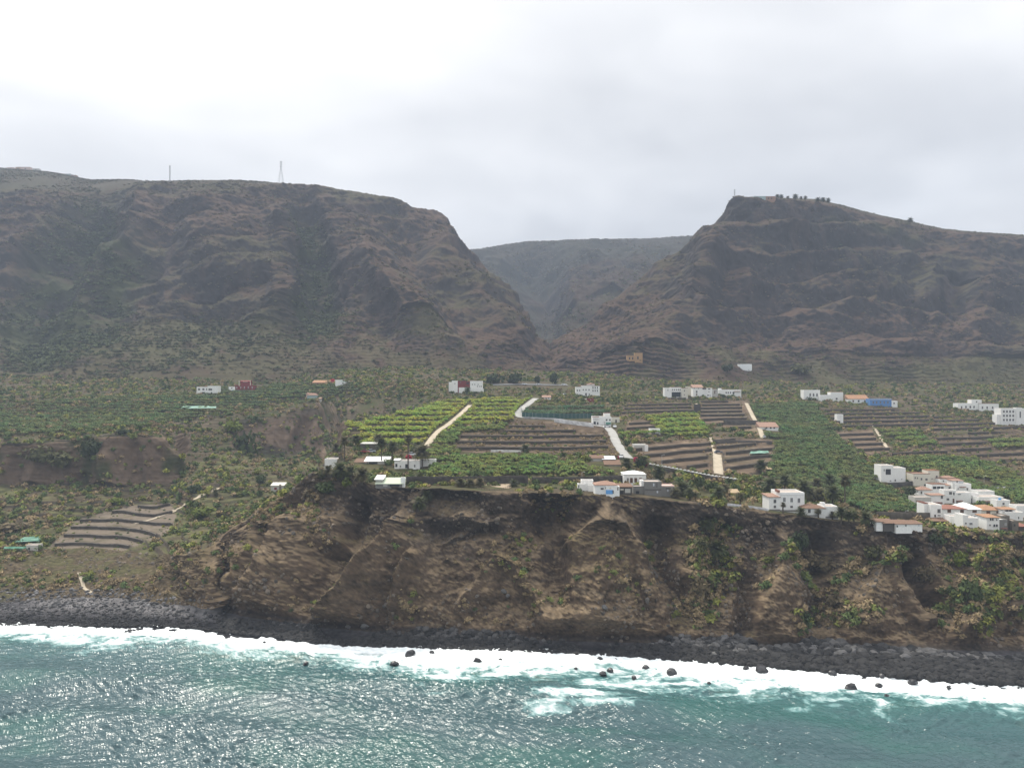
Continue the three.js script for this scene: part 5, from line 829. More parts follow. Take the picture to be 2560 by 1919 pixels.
function roofGeo(kind, x0, x1, y, h, z0, z1, o = 0.35) {           // z1 is the front (towards the sea)
  x0 -= o; x1 += o; z0 -= o; z1 += o; const w = x1 - x0, d = z1 - z0, t = 0.16; let top;
  const a = [x0, y, z1], b = [x1, y, z1], c = [x1, y, z0], e = [x0, y, z0], F = [];
  const quad = (p, q, r, s) => F.push([p, q, r], [p, r, s]);
  if (kind === 'hip') { const k = Math.min(w, d) / 2 * 0.98, long = w > d; const r0 = long ? [x0 + k, y + h, (z0 + z1) / 2] : [(x0 + x1) / 2, y + h, z1 - k], r1 = long ? [x1 - k, y + h, (z0 + z1) / 2] : [(x0 + x1) / 2, y + h, z0 + k]; if (long) { quad(a, b, r1, r0); quad(c, e, r0, r1); F.push([e, a, r0], [b, c, r1]); } else { F.push([a, b, r0], [c, e, r1]); quad(e, a, r0, r1); quad(b, c, r1, r0); } }
  else if (kind === 'gable') { const r0 = [x0, y + h, (z0 + z1) / 2], r1 = [x1, y + h, (z0 + z1) / 2]; quad(a, b, r1, r0); quad(c, e, r0, r1); F.push([e, a, r0], [b, c, r1]); }
  else { const r0 = [x0, y + h, z0], r1 = [x1, y + h, z0]; quad(a, b, r1, r0); quad(c, e, r0, r1); F.push([e, a, r0], [b, c, r1]); }
  const lo = (p) => [p[0], p[1] - t, p[2]]; quad(lo(a), lo(b), b, a); quad(lo(b), lo(c), c, b); quad(lo(c), lo(e), e, c); quad(lo(e), lo(a), a, e); quad(lo(e), lo(c), lo(b), lo(a));
  return uvMetres(triGeo(F.map((f) => f.map((p) => V(...p)))), 4);
}
const unitFrame = (() => { const L = [[-0.5, -0.38, -0.5, 0.5], [0.38, 0.5, -0.5, 0.5], [-0.38, 0.38, 0.4, 0.5], [-0.38, 0.38, -0.5, -0.4], [-0.05, 0.05, -0.4, 0.4]]; return mergeGeometries(L.map(([a, b, c, d]) => box(a, b, c, d, -0.5, 0.5))); })(), unitPane = box(-0.38, 0.38, -0.4, 0.4, -0.42, 0.1), solid = box(-0.5, 0.5, -0.5, 0.5, -0.5, 0.5);
/* house(k, name, category, label, vols, wins, o)   k = [left, top, scale] of an enlarged crop of the photo
   vols: [x0, x1, top, bottom, material, roof, roofMaterial, roofPx, front offset m, depth m]   wins: [x, y, w, h, kind] */
function house(k, name, cat, label, vols, wins, o = {}) {
  const X = (x) => k[0] + x / k[2], Y = (y) => k[1] + y / k[2];
  const cx = (Math.min(...vols.map((v) => v[0])) + Math.max(...vols.map((v) => v[1]))) / 2, gy = o.gy ?? Math.max(...vols.map((v) => Y(v[3])));
  const on = o.on ?? land; let base = o.D ? toWorld(X(cx), gy, o.D) : on.hit(X(cx), gy); if (!base) { console.log('no ground for', label); return; }
  if (o.back) { const d0 = -base.z, d1 = d0 + o.back; base = toWorld(X(cx), gy, d1); }
  const D = -base.z, m = D / FOCAL, bpx = X(cx), g = new THREE.Group(); g.position.copy(base);
  const lx = (x) => (X(x) - bpx) * m, ly = (y) => EYE - (Y(y) - CY) * m - base.y;
  vols.forEach(([x0, x1, t, b, mat, roof = 'flat', rm = 'deck', rpx = 0, off = 0, dep], i) => {
    const w = lx(x1) - lx(x0), d = dep ?? o.dp ?? clamp(w * 0.8, 3, 10), yt = ly(t), yb = Math.min(ly(b), i && o.float ? 99 : 0) - (o.float && i ? 0 : o.sink ?? 3), z1 = off, z0 = off - d, kk = i ? 0.004 * i : 0, wm = MAT[mat ?? 'white'];
    if (roof === 'flat') { part(box(lx(x0), lx(x1), yb, yt - 0.4, z0 + kk, z1 - kk), wm, 'wall', g); const T = 0.24, A = lx(x0) - 0.002, B = lx(x1) + 0.002, r = mergeGeometries([box(A, B, yt - 0.4, yt, z1 - T, z1 + 0.003), box(A, B, yt - 0.4, yt, z0, z0 + T), box(A, A + T, yt - 0.4, yt, z0 + T, z1 - T), box(B - T, B, yt - 0.4, yt, z0 + T, z1 - T)]); part(r, rm === 'deck' || rm === 'whiteroof' ? wm : MAT[rm], 'parapet', g); part(box(A + T + 0.01, B - T - 0.01, yt - 0.4, yt - 0.34, z0 + T + 0.01, z1 - T - 0.01), MAT[rm], 'roof', g); }
    else { const h = rpx / k[2] * m, see = (EYE - base.y - yt) / D * d * (roof === 'shed' ? 1 : 0.5), hh = Math.max(0.35 * h, h - Math.max(0, see)); part(box(lx(x0), lx(x1), yb, yt - h - 0.17, z0 + kk, z1 - kk), wm, 'wall', g); part(roofGeo(roof, lx(x0), lx(x1), yt - h, hh, z0, z1, o.over ?? 0.35), MAT[rm], 'roof', g); }
  });
  for (const [x, y, w, h, kind] of wins) {
    let off = -1e9; for (const v of vols) if (x >= v[0] - 2 && x <= v[1] + 2 && y >= v[2] - 4 && y <= v[3] + 6) off = Math.max(off, v[8] ?? 0); if (off < -1e8) off = 0;
    const W = Math.max(0.35, w / k[2] * m), H = Math.max(0.35, h / k[2] * m), at = V(lx(x), ly(y), off + 0.045);
    if (kind === 'open') { const p = part(solid, MAT.glass, 'opening', g); p.scale.set(W, H, 0.1); p.position.copy(at); continue; }
    if (kind && MAT[kind]) { const p = part(solid, MAT[kind], kind === 'green' || kind === 'redtile' || kind === 'orange' || kind === 'pink' ? 'awning' : kind === 'bluedoor' || kind === 'wood' ? 'door' : kind === 'cream' ? 'pilaster' : 'panel', g); p.scale.set(W, H, kind === 'green' || kind === 'redtile' || kind === 'orange' || kind === 'pink' ? 1.6 : 0.12); p.position.copy(at); continue; }
    const f = part(unitFrame, kind === 'pl' ? MAT.pale : MAT.frame, 'window', g); f.scale.set(W, H, 0.14); f.position.copy(at); part(unitPane, MAT.glass, 'pane', f);
  }
  if (o.more) o.more(g, lx, ly, m);
  tag(g, label, cat, o.group); return add(g, name);
}
const K1 = [2150, 1140, 5.395], K2 = [1850, 1080, 3.1155], K3 = [1420, 1130, 7.373], K4 = [1080, 920, 3.6867], K5 = [1640, 940, 6.144], K6 = [1700, 380, 2.571], K7 = [1700, 900, 2.571], K8 = [460, 930, 5.027], K9 = [780, 1080, 3.6867], KL = [0, 900, 2.571], KM = [850, 380, 2.571];
// the village, back to front
house(K1, 'white_house', 'house', 'tall white house standing alone in the bananas left of the village', [[345, 620, 158, 352, 'white', 'flat', 'deck', 0, 0, 9], [275, 440, 122, 352, 'white', 'flat', 'deck', 0, 1.2, 8]], [[370, 207, 68, 74, 'open'], [480, 325, 18, 24], [567, 312, 12, 10], [315, 185, 10, 30], [400, 328, 20, 12]]);
house(K1, 'cream_house', 'house', 'cream house with a square roof tower at the top left of the village', [[725, 952, 232, 398, 'cream', 'flat', 'pink'], [935, 1088, 190, 405, 'cream', 'flat', 'orange', 0, -1, 6]], [[748, 292, 14, 26], [780, 295, 12, 26], [833, 308, 22, 32], [900, 313, 30, 28], [1053, 278, 24, 26], [990, 307, 28, 8], [905, 388, 75, 22, 'open']], { gy: 1216 });
house(K1, 'white_house', 'house', 'white house with a pale terracotta roof, highest of the village', [[1085, 1350, 300, 400, 'white', 'flat', 'pink'], [1140, 1310, 262, 330, 'white', 'hip', 'pink', 32, -1, 5]], [[1130, 335, 14, 22], [1258, 340, 22, 20]], { gy: 1222, sink: 8 });
house(K1, 'white_house', 'house', 'white house with a large dark window and roof room, upper right of the village', [[1300, 1505, 372, 505, 'white', 'flat', 'deck'], [1285, 1430, 322, 385, 'white', 'shed', 'pink', 12, -2, 5]], [[1345, 350, 16, 26], [1397, 360, 60, 26, 'metal'], [1328, 440, 10, 22], [1452, 443, 20, 34], [1385, 414, 80, 8, 'pink']], { gy: 1236, sink: 8 });
house(K1, 'white_house', 'house', 'white house with a tiled verandah and two windows in the village middle', [[1135, 1300, 368, 480, 'white', 'shed', 'pink', 22]], [[1222, 432, 50, 36], [1270, 438, 18, 30]], { gy: 1232, sink: 8 });
house(K1, 'white_house', 'house', 'white house with a dark open gallery under a terracotta roof slab', [[970, 1152, 372, 510, 'white', 'flat', 'pink']], [[1010, 424, 46, 32, 'open'], [1065, 424, 44, 32, 'open'], [1113, 426, 36, 32, 'open']], { gy: 1236, sink: 7 });
house(K1, 'tile_roofed_house', 'house', 'small white house with a pink hipped roof at the left edge of the village', [[797, 975, 405, 556, 'white', 'hip', 'pink', 48]], [[833, 490, 20, 38]], { gy: 1244 });
house(K1, 'white_house', 'house', 'white house with two small windows at the right of the village', [[1600, 1820, 470, 570, 'white', 'flat', 'deck']], [[1700, 535, 32, 26], [1800, 530, 22, 24]], { gy: 1250, sink: 6 });
house(K1, 'white_house', 'house', 'white house with a dark garage opening between two larger village houses', [[1500, 1612, 500, 650, 'white', 'flat', 'deck']], [[1552, 602, 96, 62, 'open']], { gy: 1256, sink: 6 });
house(K1, 'white_house', 'house', 'broad blank white house in the village centre', [[1295, 1502, 490, 650, 'white', 'flat', 'deck']], [[1345, 514, 40, 10, 'open'], [1340, 602, 80, 8, 'redtile'], [1312, 625, 12, 34, 'wood']], { gy: 1257, sink: 6 });
house(K1, 'white_house', 'house', 'narrow white house with a balcony and brown shutters in the village centre', [[1140, 1300, 456, 650, 'white', 'flat', 'deck']], [[1225, 498, 38, 40], [1270, 505, 20, 40], [1190, 580, 36, 28], [1265, 600, 22, 56, 'wood'], [1215, 540, 150, 7, 'pale']], { gy: 1258, sink: 6 });
house(K1, 'white_house', 'house', 'white house with one upright window over a red awning', [[960, 1140, 508, 650, 'white', 'shed', 'pink', 16]], [[1108, 552, 28, 44], [1045, 628, 120, 18, 'redtile']], { gy: 1260, sink: 5 });
house(K1, 'stained_shed', 'shed', 'stained flat roofed concrete shed at the left of the village', [[745, 965, 552, 672, 'dull', 'flat', 'deck']], [[770, 610, 10, 26, 'open']], { gy: 1264 });
house(K1, 'white_house', 'house', 'long white house with a pink awning, right half of the village', [[1605, 1940, 550, 660, 'white', 'flat', 'deck']], [[1640, 625, 20, 36], [1715, 606, 130, 10, 'pink'], [1715, 632, 80, 30, 'pale']], { gy: 1262, sink: 5 });
house(K1, 'white_house', 'house', 'cubic white house carrying a blue water tank on its roof', [[1850, 2030, 592, 710, 'white', 'flat', 'deck']], [[1940, 640, 26, 30]], { gy: 1273, sink: 5, more: (g, lx, ly, m) => { const t = new THREE.CylinderGeometry(0.55, 0.6, 1.1, 14); const p = part(t, MAT.bluedoor, 'water_tank', g); p.position.set(lx(1912), ly(592) + 0.2, -1.2); } });
house(K1, 'white_house', 'house', 'white house with a glazed gallery under an orange eave at the right', [[1965, 2195, 752, 868, 'white', 'flat', 'deck', 0, 0.6], [1940, 2120, 698, 770, 'white', 'shed', 'orange', 22, -1]], [[2030, 738, 104, 32], [2132, 826, 14, 30]], { gy: 1300 });
house(K1, 'white_house', 'house', 'white house cut by the right edge of the photograph', [[2118, 2330, 668, 868, 'white', 'flat', 'deck']], [[2190, 800, 20, 30]], { gy: 1293 });
house(K1, 'white_house', 'house', 'white cube house with a tall blue grey window beside the banana wall', [[955, 1106, 655, 862, 'white', 'flat', 'deck', 0, 0, 8], [905, 957, 640, 790, 'white', 'flat', 'redtile', 0, -2, 6]], [[1070, 738, 44, 56], [1017, 803, 24, 34], [1070, 797, 42, 12]], { gy: 1300 });
house(K1, 'tile_roofed_house', 'house', 'white house with a dull red hipped roof and two brown windows', [[1110, 1440, 652, 845, 'white', 'hip', 'redtile', 58]], [[1207, 738, 46, 44, 'wood'], [1380, 742, 46, 44, 'wood'], [1240, 792, 24, 8], [1340, 795, 60, 8]], { gy: 1298, dp: 10 });
house(K1, 'white_roofed_house', 'house', 'white house with a white hipped roof between the red and orange roofs', [[1440, 1640, 632, 845, 'white', 'hip', 'whiteroof', 84]], [[1550, 742, 58, 36, 'wood'], [1500, 805, 44, 20], [1552, 812, 40, 14]], { gy: 1298, dp: 11 });
house(K1, 'tile_roofed_house', 'house', 'cream house with a bright orange hipped roof and two dark windows', [[1640, 1962, 652, 850, 'cream', 'hip', 'orange', 74]], [[1735, 763, 50, 46, 'wood'], [1868, 763, 48, 44, 'wood']], { gy: 1299, dp: 11 });
house(K1, 'stone_house', 'house', 'low stone house with two brown tile roofs below the red hipped roof', [[995, 1160, 828, 905, 'dark', 'shed', 'tile', 46], [1150, 1282, 824, 905, 'dark', 'shed', 'tile', 50, 0.3]], [], { gy: 1308, dp: 5 });
house(K1, 'white_annexe', 'house', 'plain white annexe right of the low stone house', [[1222, 1388, 808, 916, 'white', 'flat', 'deck']], [], { gy: 1310, dp: 5 });
house(K1, 'white_house', 'house', 'white clifftop house with a raised left corner and two windows', [[1450, 1602, 832, 962, 'white', 'flat', 'deck'], [1385, 1452, 790, 962, 'white', 'flat', 'deck', 0, 0.5]], [[1422, 902, 18, 22], [1500, 910, 48, 32, 'pl']], { gy: 1318, back: -2, sink: 3, dp: 6 });
house(K1, 'white_house', 'house', 'small white clifftop house with a narrow window and a shutter', [[1600, 1716, 855, 966, 'white', 'flat', 'deck']], [[1640, 905, 14, 24], [1685, 920, 32, 46, 'metal']], { gy: 1318, back: -2, sink: 3, dp: 5.5 });
house(K1, 'white_house', 'house', 'two storey white clifftop house with wide grey windows and an orange eave', [[1714, 1886, 803, 996, 'white', 'shed', 'orange', 22]], [[1780, 852, 66, 40, 'pl'], [1848, 857, 14, 24], [1757, 930, 18, 22], [1832, 935, 78, 42, 'pl']], { gy: 1323, back: -2, sink: 3, dp: 7 });
house(K1, 'stone_house', 'house', 'dark stone house with a white roof edge on the cliff', [[1886, 1995, 855, 1002, 'grey', 'flat', 'whiteroof']], [[1970, 920, 24, 30, 'pl'], [1940, 972, 80, 10, 'redtile']], { gy: 1324, back: -2, sink: 3, dp: 6 });
house(K1, 'stone_house', 'house', 'brown stone building right of the dark stone house', [[1955, 2068, 815, 985, 'stone', 'flat', 'deck', 0, -2], [2060, 2146, 872, 1000, 'stone', 'flat', 'deck']], [[2090, 930, 20, 30, 'open']], { gy: 1324, back: -2, sink: 3, dp: 6 });
house(K1, 'red_roofed_house', 'house', 'low house with a red roof at the right edge', [[2150, 2300, 892, 1000, 'dark', 'hip', 'redtile', 55]], [], { gy: 1326, dp: 8 });
house(K1, 'low_hut', 'hut', 'low hut with a white gable end and brown tiles, left one of three', [[322, 490, 840, 955, 'dark', 'shed', 'tile', 62, 0, 6], [235, 324, 846, 920, 'white', 'shed', 'tile', 40, -0.6, 5]], [], { gy: 1318, back: -2.5, sink: 1.5 });
house(K1, 'low_hut', 'hut', 'low white hut with brown tiles, middle one of three', [[492, 705, 858, 985, 'white', 'shed', 'tile', 54]], [[622, 935, 18, 22], [506, 945, 16, 28, 'open']], { gy: 1323, back: -2.5, sink: 1.5, dp: 6 });
house(K1, 'low_hut', 'hut', 'low white hut with brown tiles, right one of three', [[700, 845, 865, 968, 'white', 'shed', 'tile', 46]], [[797, 930, 14, 30, 'metal']], { gy: 1319, back: -2.5, sink: 1.5, dp: 5 });
house(K2, 'two_storey_house', 'house', 'large two storey white house with tall windows at the cliff edge', [[310, 504, 470, 622, 'white', 'flat', 'deck', 0, 0, 10], [228, 312, 485, 612, 'white', 'shed', 'pink', 18, 0.02, 8]], [[347, 525, 22, 40, 'pl'], [403, 528, 22, 40, 'pl'], [460, 531, 22, 40, 'pl'], [273, 538, 20, 28], [348, 574, 18, 20], [403, 580, 20, 16], [460, 590, 22, 30, 'pl'], [273, 580, 18, 20], [407, 488, 190, 3, 'pale'], [407, 612, 192, 14, 'grey'], [270, 606, 82, 12, 'grey']], { more: (g, lx, ly) => { part(box(lx(300), lx(312), ly(470) , ly(452), -4, -0.02), MAT.redtile, 'chimney', g); } });
house(K2, 'tile_roofed_house', 'house', 'long low white house with a brown tile roof right of the two storey house', [[506, 668, 556, 660, 'white', 'hip', 'tile', 36, 0, 8], [660, 770, 580, 668, 'white', 'flat', 'deck', 0, -0.3, 7], [662, 690, 558, 600, 'white', 'flat', 'deck', 0, -3, 2]], [[541, 614, 22, 30], [620, 617, 28, 28], [720, 622, 20, 12], [560, 650, 110, 10, 'grey'], [715, 664, 106, 14, 'grey']], { sink: 0.6 });
// the middle of the cliff top
house(K3, 'white_cubes', 'house', 'cluster of small white cube rooms at the cliff edge left of the tiled cottage', [[262, 482, 533, 700, 'white', 'flat', 'deck', 0, -3, 4], [318, 462, 573, 712, 'white', 'flat', 'deck', 0, -1, 3], [375, 466, 608, 720, 'white', 'flat', 'deck', 0, 0, 2], [190, 322, 595, 690, 'white', 'flat', 'deck', 0, -1.5, 3]], [[205, 638, 14, 40, 'open']], { gy: 1228 });
house(K3, 'tiled_cottage', 'cottage', 'white cottage with a hipped pink tile roof and a blue slanting gate', [[502, 890, 525, 765, 'white', 'hip', 'pink', 78, 0, 7], [700, 946, 625, 778, 'white', 'flat', 'deck', 0, 0.8, 3]], [[630, 673, 56, 36], [760, 728, 130, 76, 'bluedoor'], [822, 728, 34, 60, 'stone'], [697, 660, 14, 30, 'grey'], [915, 668, 20, 60, 'stone'], [775, 655, 36, 24, 'cream']], { gy: 1236 });
house(K3, 'ruined_house', 'house', 'ruined brown house with a sagging tile roof between cottage and grey building', [[900, 1185, 575, 785, 'dark', 'shed', 'tile', 64, -0.5, 6]], [[1105, 715, 100, 76, 'dull'], [1000, 690, 60, 24, 'cream'], [985, 745, 70, 40, 'open']], { gy: 1237 });
house(K3, 'white_pavilion', 'house', 'white pavilion with a white hipped roof and three tall brown doors', [[1030, 1442, 335, 605, 'white', 'hip', 'whiteroof', 73, 0, 9]], [[1170, 520, 50, 92, 'wood'], [1250, 516, 50, 84, 'wood'], [1337, 520, 52, 92, 'wood'], [1104, 530, 34, 110, 'grey'], [1235, 410, 408, 4, 'pale']], { gy: 1212, over: 0.15 });
house(K3, 'grey_house', 'house', 'unfinished grey concrete house at the cliff edge', [[1412, 1728, 543, 800, 'grey', 'flat', 'deck', 0, 0, 8], [1724, 1972, 622, 800, 'grey', 'flat', 'pinkwall', 0, -0.6, 7], [1215, 1416, 632, 800, 'grey', 'flat', 'deck', 0, -0.8, 5], [1364, 1414, 536, 640, 'white', 'flat', 'deck', 0, -1.5, 5]], [[1582, 600, 24, 50, 'metal'], [1650, 732, 26, 40, 'metal'], [1848, 710, 20, 40, 'metal'], [1640, 610, 6, 80, 'dark'], [1570, 690, 300, 5, 'dark'], [1855, 670, 90, 30, 'dark'], [1290, 745, 60, 50, 'open'], [1940, 720, 30, 60, 'dull']], { gy: 1239 });
house(K3, 'tile_roofed_house', 'house', 'low house with brown tiles and a grey metal roof beside the foot of the lane', [[680, 972, 138, 250, 'dull', 'shed', 'tile', 90, 0, 6], [665, 900, 90, 200, 'dull', 'shed', 'metal', 60, -6, 5], [445, 690, 74, 180, 'dull', 'shed', 'tile', 60, -7, 5]], [], { gy: 1163 });
house(K9, 'white_cube_house', 'house', 'small white cube house at the left end of the clifftop, above the ravine', [[115, 330, 246, 338, 'white', 'flat', 'deck', 0, 0, 8]], [[172, 310, 14, 14, 'wood'], [220, 315, 10, 10]], { gy: 1172 });
house(K9, 'long_shed', 'shed', 'long shed with a white and brown roof between palms', [[390, 500, 240, 300, 'dull', 'shed', 'tile', 36, 0, 7], [480, 700, 226, 300, 'dull', 'shed', 'whiteroof', 44, -1, 7]], [[560, 285, 80, 20, 'open']], { gy: 1161 });
house(K9, 'white_house', 'house', 'long low white house behind the tallest slim palm', [[800, 992, 262, 342, 'white', 'flat', 'deck', 0, 0, 7], [760, 806, 240, 335, 'white', 'gable', 'whiteroof', 16, 0.5, 6], [985, 1130, 258, 320, 'white', 'flat', 'deck', 0, -4, 4]], [[815, 315, 12, 14], [872, 312, 26, 36, 'open'], [946, 310, 15, 28, 'pl'], [778, 305, 18, 30, 'open']], { gy: 1173 });
house(K9, 'net_shed', 'shed', 'shed with a pale green shade net roof at the cliff edge', [[590, 830, 418, 508, 'grey', 'shed', 'netroof', 56, 0, 7], [580, 640, 398, 490, 'dull', 'shed', 'whiteroof', 40, -1.2, 6], [815, 852, 420, 500, 'white', 'flat', 'deck', 0, -0.3, 2]], [[675, 490, 40, 20, 'dull'], [760, 488, 90, 26, 'open']], { gy: 1217, over: 0.5, sink: 0.5 });
house(K9, 'concrete_shed', 'shed', 'concrete shed with a pale slanting roof above the palms', [[445, 592, 92, 165, 'stone', 'shed', 'dull', 14, 0, 8]], [], { gy: 1125 });
// along the lane and the upper road
house(K4, 'white_house', 'house', 'modern white house with a roof cube where the lane bends', [[1482, 1652, 446, 524, 'white', 'flat', 'deck', 0, 0, 9], [1592, 1648, 412, 460, 'white', 'flat', 'pink', 0, -3, 4], [1478, 1540, 446, 462, 'white', 'flat', 'pink', 0, 1.2, 2]], [[1610, 477, 15, 17], [1640, 477, 15, 17], [1500, 506, 20, 28, 'open'], [1528, 508, 14, 20, 'open'], [1625, 508, 46, 18, 'green']], { gy: 1062, float: true });
house(K4, 'beige_annexe', 'house', 'beige annexe with one door right of the modern white house', [[1656, 1730, 455, 502, 'cream', 'flat', 'deck']], [[1697, 488, 14, 26, 'open']], { gy: 1056 });
house(K4, 'water_tank', 'tank', 'white concrete water tank right of the lane', [[1862, 1978, 705, 757, 'dull', 'flat', 'whiteroof', 0, 0, 7], [1960, 1992, 712, 750, 'white', 'flat', 'deck', 0, 0.4, 4]], [], { gy: 1125 });
house(K4, 'white_shed', 'shed', 'small white shed at the edge of the bright bananas right of the lane', [[2010, 2105, 558, 605, 'white', 'flat', 'deck']], [[2108, 575, 6, 30, 'open']], { gy: 1084, dp: 5 });
house(K4, 'red_and_white_house', 'house', 'white house with dark red middle section above the bright banana terraces', [[182, 236, 115, 182, 'white', 'flat', 'deck', 0, 0, 7], [236, 306, 117, 182, 'red', 'flat', 'deck', 0, -0.4, 7], [304, 352, 122, 182, 'red', 'flat', 'deck', 0, -0.8, 7], [350, 466, 113, 200, 'white', 'flat', 'pink', 0, 0.3, 8], [248, 372, 178, 228, 'white', 'flat', 'deck', 0, 2, 5], [366, 476, 190, 228, 'white', 'flat', 'deck', 0, 1.5, 4], [152, 186, 128, 165, 'white', 'flat', 'deck', 0, -2, 5]], [[211, 142, 7, 9], [262, 130, 9, 8], [328, 140, 22, 14, 'open'], [372, 150, 8, 9], [395, 150, 8, 9], [420, 168, 8, 10], [440, 168, 8, 10], [455, 168, 8, 10], [425, 150, 8, 8]], { gy: 982 });
house(K4, 'terraced_villa', 'house', 'large white villa of stacked terraces with pink roofs above the parked cars', [[1326, 1386, 168, 222, 'white', 'flat', 'pink', 0, -0.5, 7], [1380, 1472, 156, 262, 'white', 'flat', 'pink', 0, 0, 8], [1436, 1502, 134, 240, 'white', 'hip', 'pink', 12, -2, 8], [1466, 1548, 160, 235, 'white', 'flat', 'pink', 0, -0.6, 8]], [[1395, 200, 10, 14], [1420, 200, 10, 14], [1448, 200, 10, 14], [1340, 205, 10, 14], [1362, 205, 10, 14], [1485, 180, 9, 18, 'open'], [1505, 180, 9, 18, 'open'], [1526, 180, 9, 18, 'open'], [1507, 193, 80, 4, 'pale'], [1485, 208, 9, 16, 'open'], [1505, 208, 9, 16, 'open'], [1526, 208, 9, 16, 'open'], [1507, 222, 84, 4, 'pale'], [1420, 240, 14, 20, 'open'], [1450, 240, 10, 14], [1468, 146, 8, 9]], { gy: 991 });
house(K4, 'roofed_hut', 'hut', 'small white hut with a pink roof beside the upper lane', [[1018, 1096, 250, 287, 'white', 'shed', 'pink', 18]], [[1052, 278, 10, 8, 'open'], [1075, 278, 10, 8, 'open']], { gy: 998, dp: 5 });
house(K4, 'red_hut', 'hut', 'small dark red hut below the terraced villa', [[1428, 1492, 278, 310, 'red', 'flat', 'deck'], [1410, 1430, 282, 308, 'white', 'flat', 'deck', 0, -1]], [[1462, 292, 8, 8, 'pl']], { gy: 1004, dp: 5 });
// white row at right of the lane
house(K5, 'white_house', 'house', 'white U shaped house with pink roof and dark court, left of the white row', [[240, 402, 165, 300, 'white', 'flat', 'pink', 0, -3, 5], [135, 242, 178, 325, 'white', 'flat', 'deck', 0, 0, 8], [398, 492, 178, 330, 'cream', 'flat', 'pink', 0, 0, 8]], [[265, 210, 16, 22], [296, 210, 16, 22], [327, 210, 16, 22], [358, 210, 16, 22], [384, 210, 12, 22], [320, 282, 146, 74, 'open'], [185, 215, 10, 26], [440, 225, 14, 26], [440, 285, 12, 20]], { gy: 994 });
house(K5, 'cream_house', 'house', 'plain cream block attached behind the U shaped house', [[476, 560, 162, 300, 'cream', 'flat', 'deck']], [], { gy: 988, dp: 6 });
house(K5, 'white_house', 'house', 'tall white house with a pink roof and stepped right wing in the white row', [[570, 728, 128, 320, 'white', 'shed', 'pink', 46, 0, 8], [720, 782, 196, 320, 'white', 'flat', 'deck', 0, -0.4, 7], [774, 864, 174, 326, 'white', 'flat', 'orange', 0, 0.2, 7]], [[590, 186, 11, 15], [655, 190, 11, 15], [627, 240, 22, 36], [627, 283, 22, 24, 'wood'], [818, 196, 36, 18], [815, 240, 20, 16, 'pl'], [800, 293, 22, 20], [832, 295, 12, 20], [745, 190, 60, 22, 'open']], { gy: 993 });
house(K5, 'beige_house', 'house', 'narrow beige house in the gap of the white row', [[868, 955, 200, 330, 'dull', 'flat', 'deck']], [[905, 245, 14, 50, 'wood'], [925, 225, 10, 16, 'open']], { gy: 992, dp: 5 });
house(K5, 'white_house', 'house', 'long low white house at the right end of the white row', [[965, 1312, 207, 308, 'white', 'flat', 'whiteroof', 0, 0, 8], [975, 1018, 186, 240, 'white', 'flat', 'deck', 0, -2, 3]], [[1080, 253, 18, 26], [1113, 253, 18, 26], [1148, 253, 18, 26], [1192, 256, 26, 24, 'open'], [1010, 295, 84, 22, 'open'], [1245, 235, 100, 8, 'orange']], { gy: 991 });
house(K5, 'barn', 'barn', 'white barn with a pink roof beside the big banana field', [[1602, 1886, 706, 838, 'white', 'shed', 'pink', 74, 0, 8]], [[1700, 795, 26, 20, 'open'], [1765, 795, 26, 20, 'open'], [1820, 795, 26, 20, 'open']], { gy: 1076 });
// far right
house(K6, 'white_house', 'house', 'white house with three windows, left end of the far right row', [[797, 902, 1528, 1590, 'white', 'flat', 'deck', 0, 0, 8]], [[838, 1560, 9, 20], [860, 1560, 9, 20], [882, 1560, 9, 20]], {});
house(K6, 'white_house', 'house', 'white house with a cream upper edge next to the three windowed one', [[900, 972, 1560, 1592, 'white', 'flat', 'deck', 0, 0, 4], [970, 1052, 1540, 1602, 'white', 'flat', 'ochre', 0, -0.5, 7]], [[1010, 1585, 12, 12]], {});
house(K6, 'orange_roofed_house', 'house', 'low house with an orange roof left of the blue house', [[1085, 1216, 1560, 1613, 'white', 'shed', 'orange', 26, 0, 7]], [[1115, 1600, 10, 12, 'wood'], [1150, 1600, 10, 12, 'open'], [1190, 1600, 10, 12, 'open']], {});
house(K6, 'blue_house', 'house', 'bright blue house with white side wing', [[1223, 1362, 1585, 1628, 'blue', 'flat', 'deck', 0, 0, 8], [1360, 1400, 1598, 1632, 'white', 'flat', 'deck', 0, 0, 7]], [[1244, 1608, 8, 16], [1266, 1608, 8, 16], [1290, 1608, 8, 16], [1314, 1608, 8, 16], [1338, 1608, 8, 16], [1378, 1614, 10, 10], [1292, 1589, 136, 3, 'pale']], {});
house(K6, 'white_house', 'house', 'white house with a raised middle, left of the block with rows of windows', [[1790, 1906, 1614, 1654, 'white', 'flat', 'deck', 0, 0, 8], [1882, 1948, 1591, 1650, 'white', 'flat', 'deck', 0, -1.5, 6], [1926, 2050, 1614, 1660, 'white', 'flat', 'pink', 0, 0.3, 8]], [[1812, 1640, 9, 16], [1840, 1638, 9, 16], [1868, 1638, 9, 16], [1892, 1638, 9, 16], [1915, 1605, 8, 10], [1945, 1642, 9, 16], [1975, 1642, 9, 16], [2010, 1642, 9, 16], [1990, 1606, 8, 8]], {});
house(K7, 'apartment_block', 'building', 'white block with three rows of windows at the right edge', [[2066, 2240, 310, 418, 'white', 'flat', 'deck', 0, 0, 9], [2044, 2068, 350, 385, 'white', 'flat', 'deck', 0, -1, 6], [2160, 2196, 305, 420, 'white', 'flat', 'deck', 0, 0.8, 4]], [0, 1, 2, 3].flatMap((i) => [0, 1, 2].map((j) => [2084 + i * 20, 330 + j * 27, 11, 15])).concat([[2120, 400, 80, 8, 'pale'], [2185, 350, 7, 40, 'open']]), {});
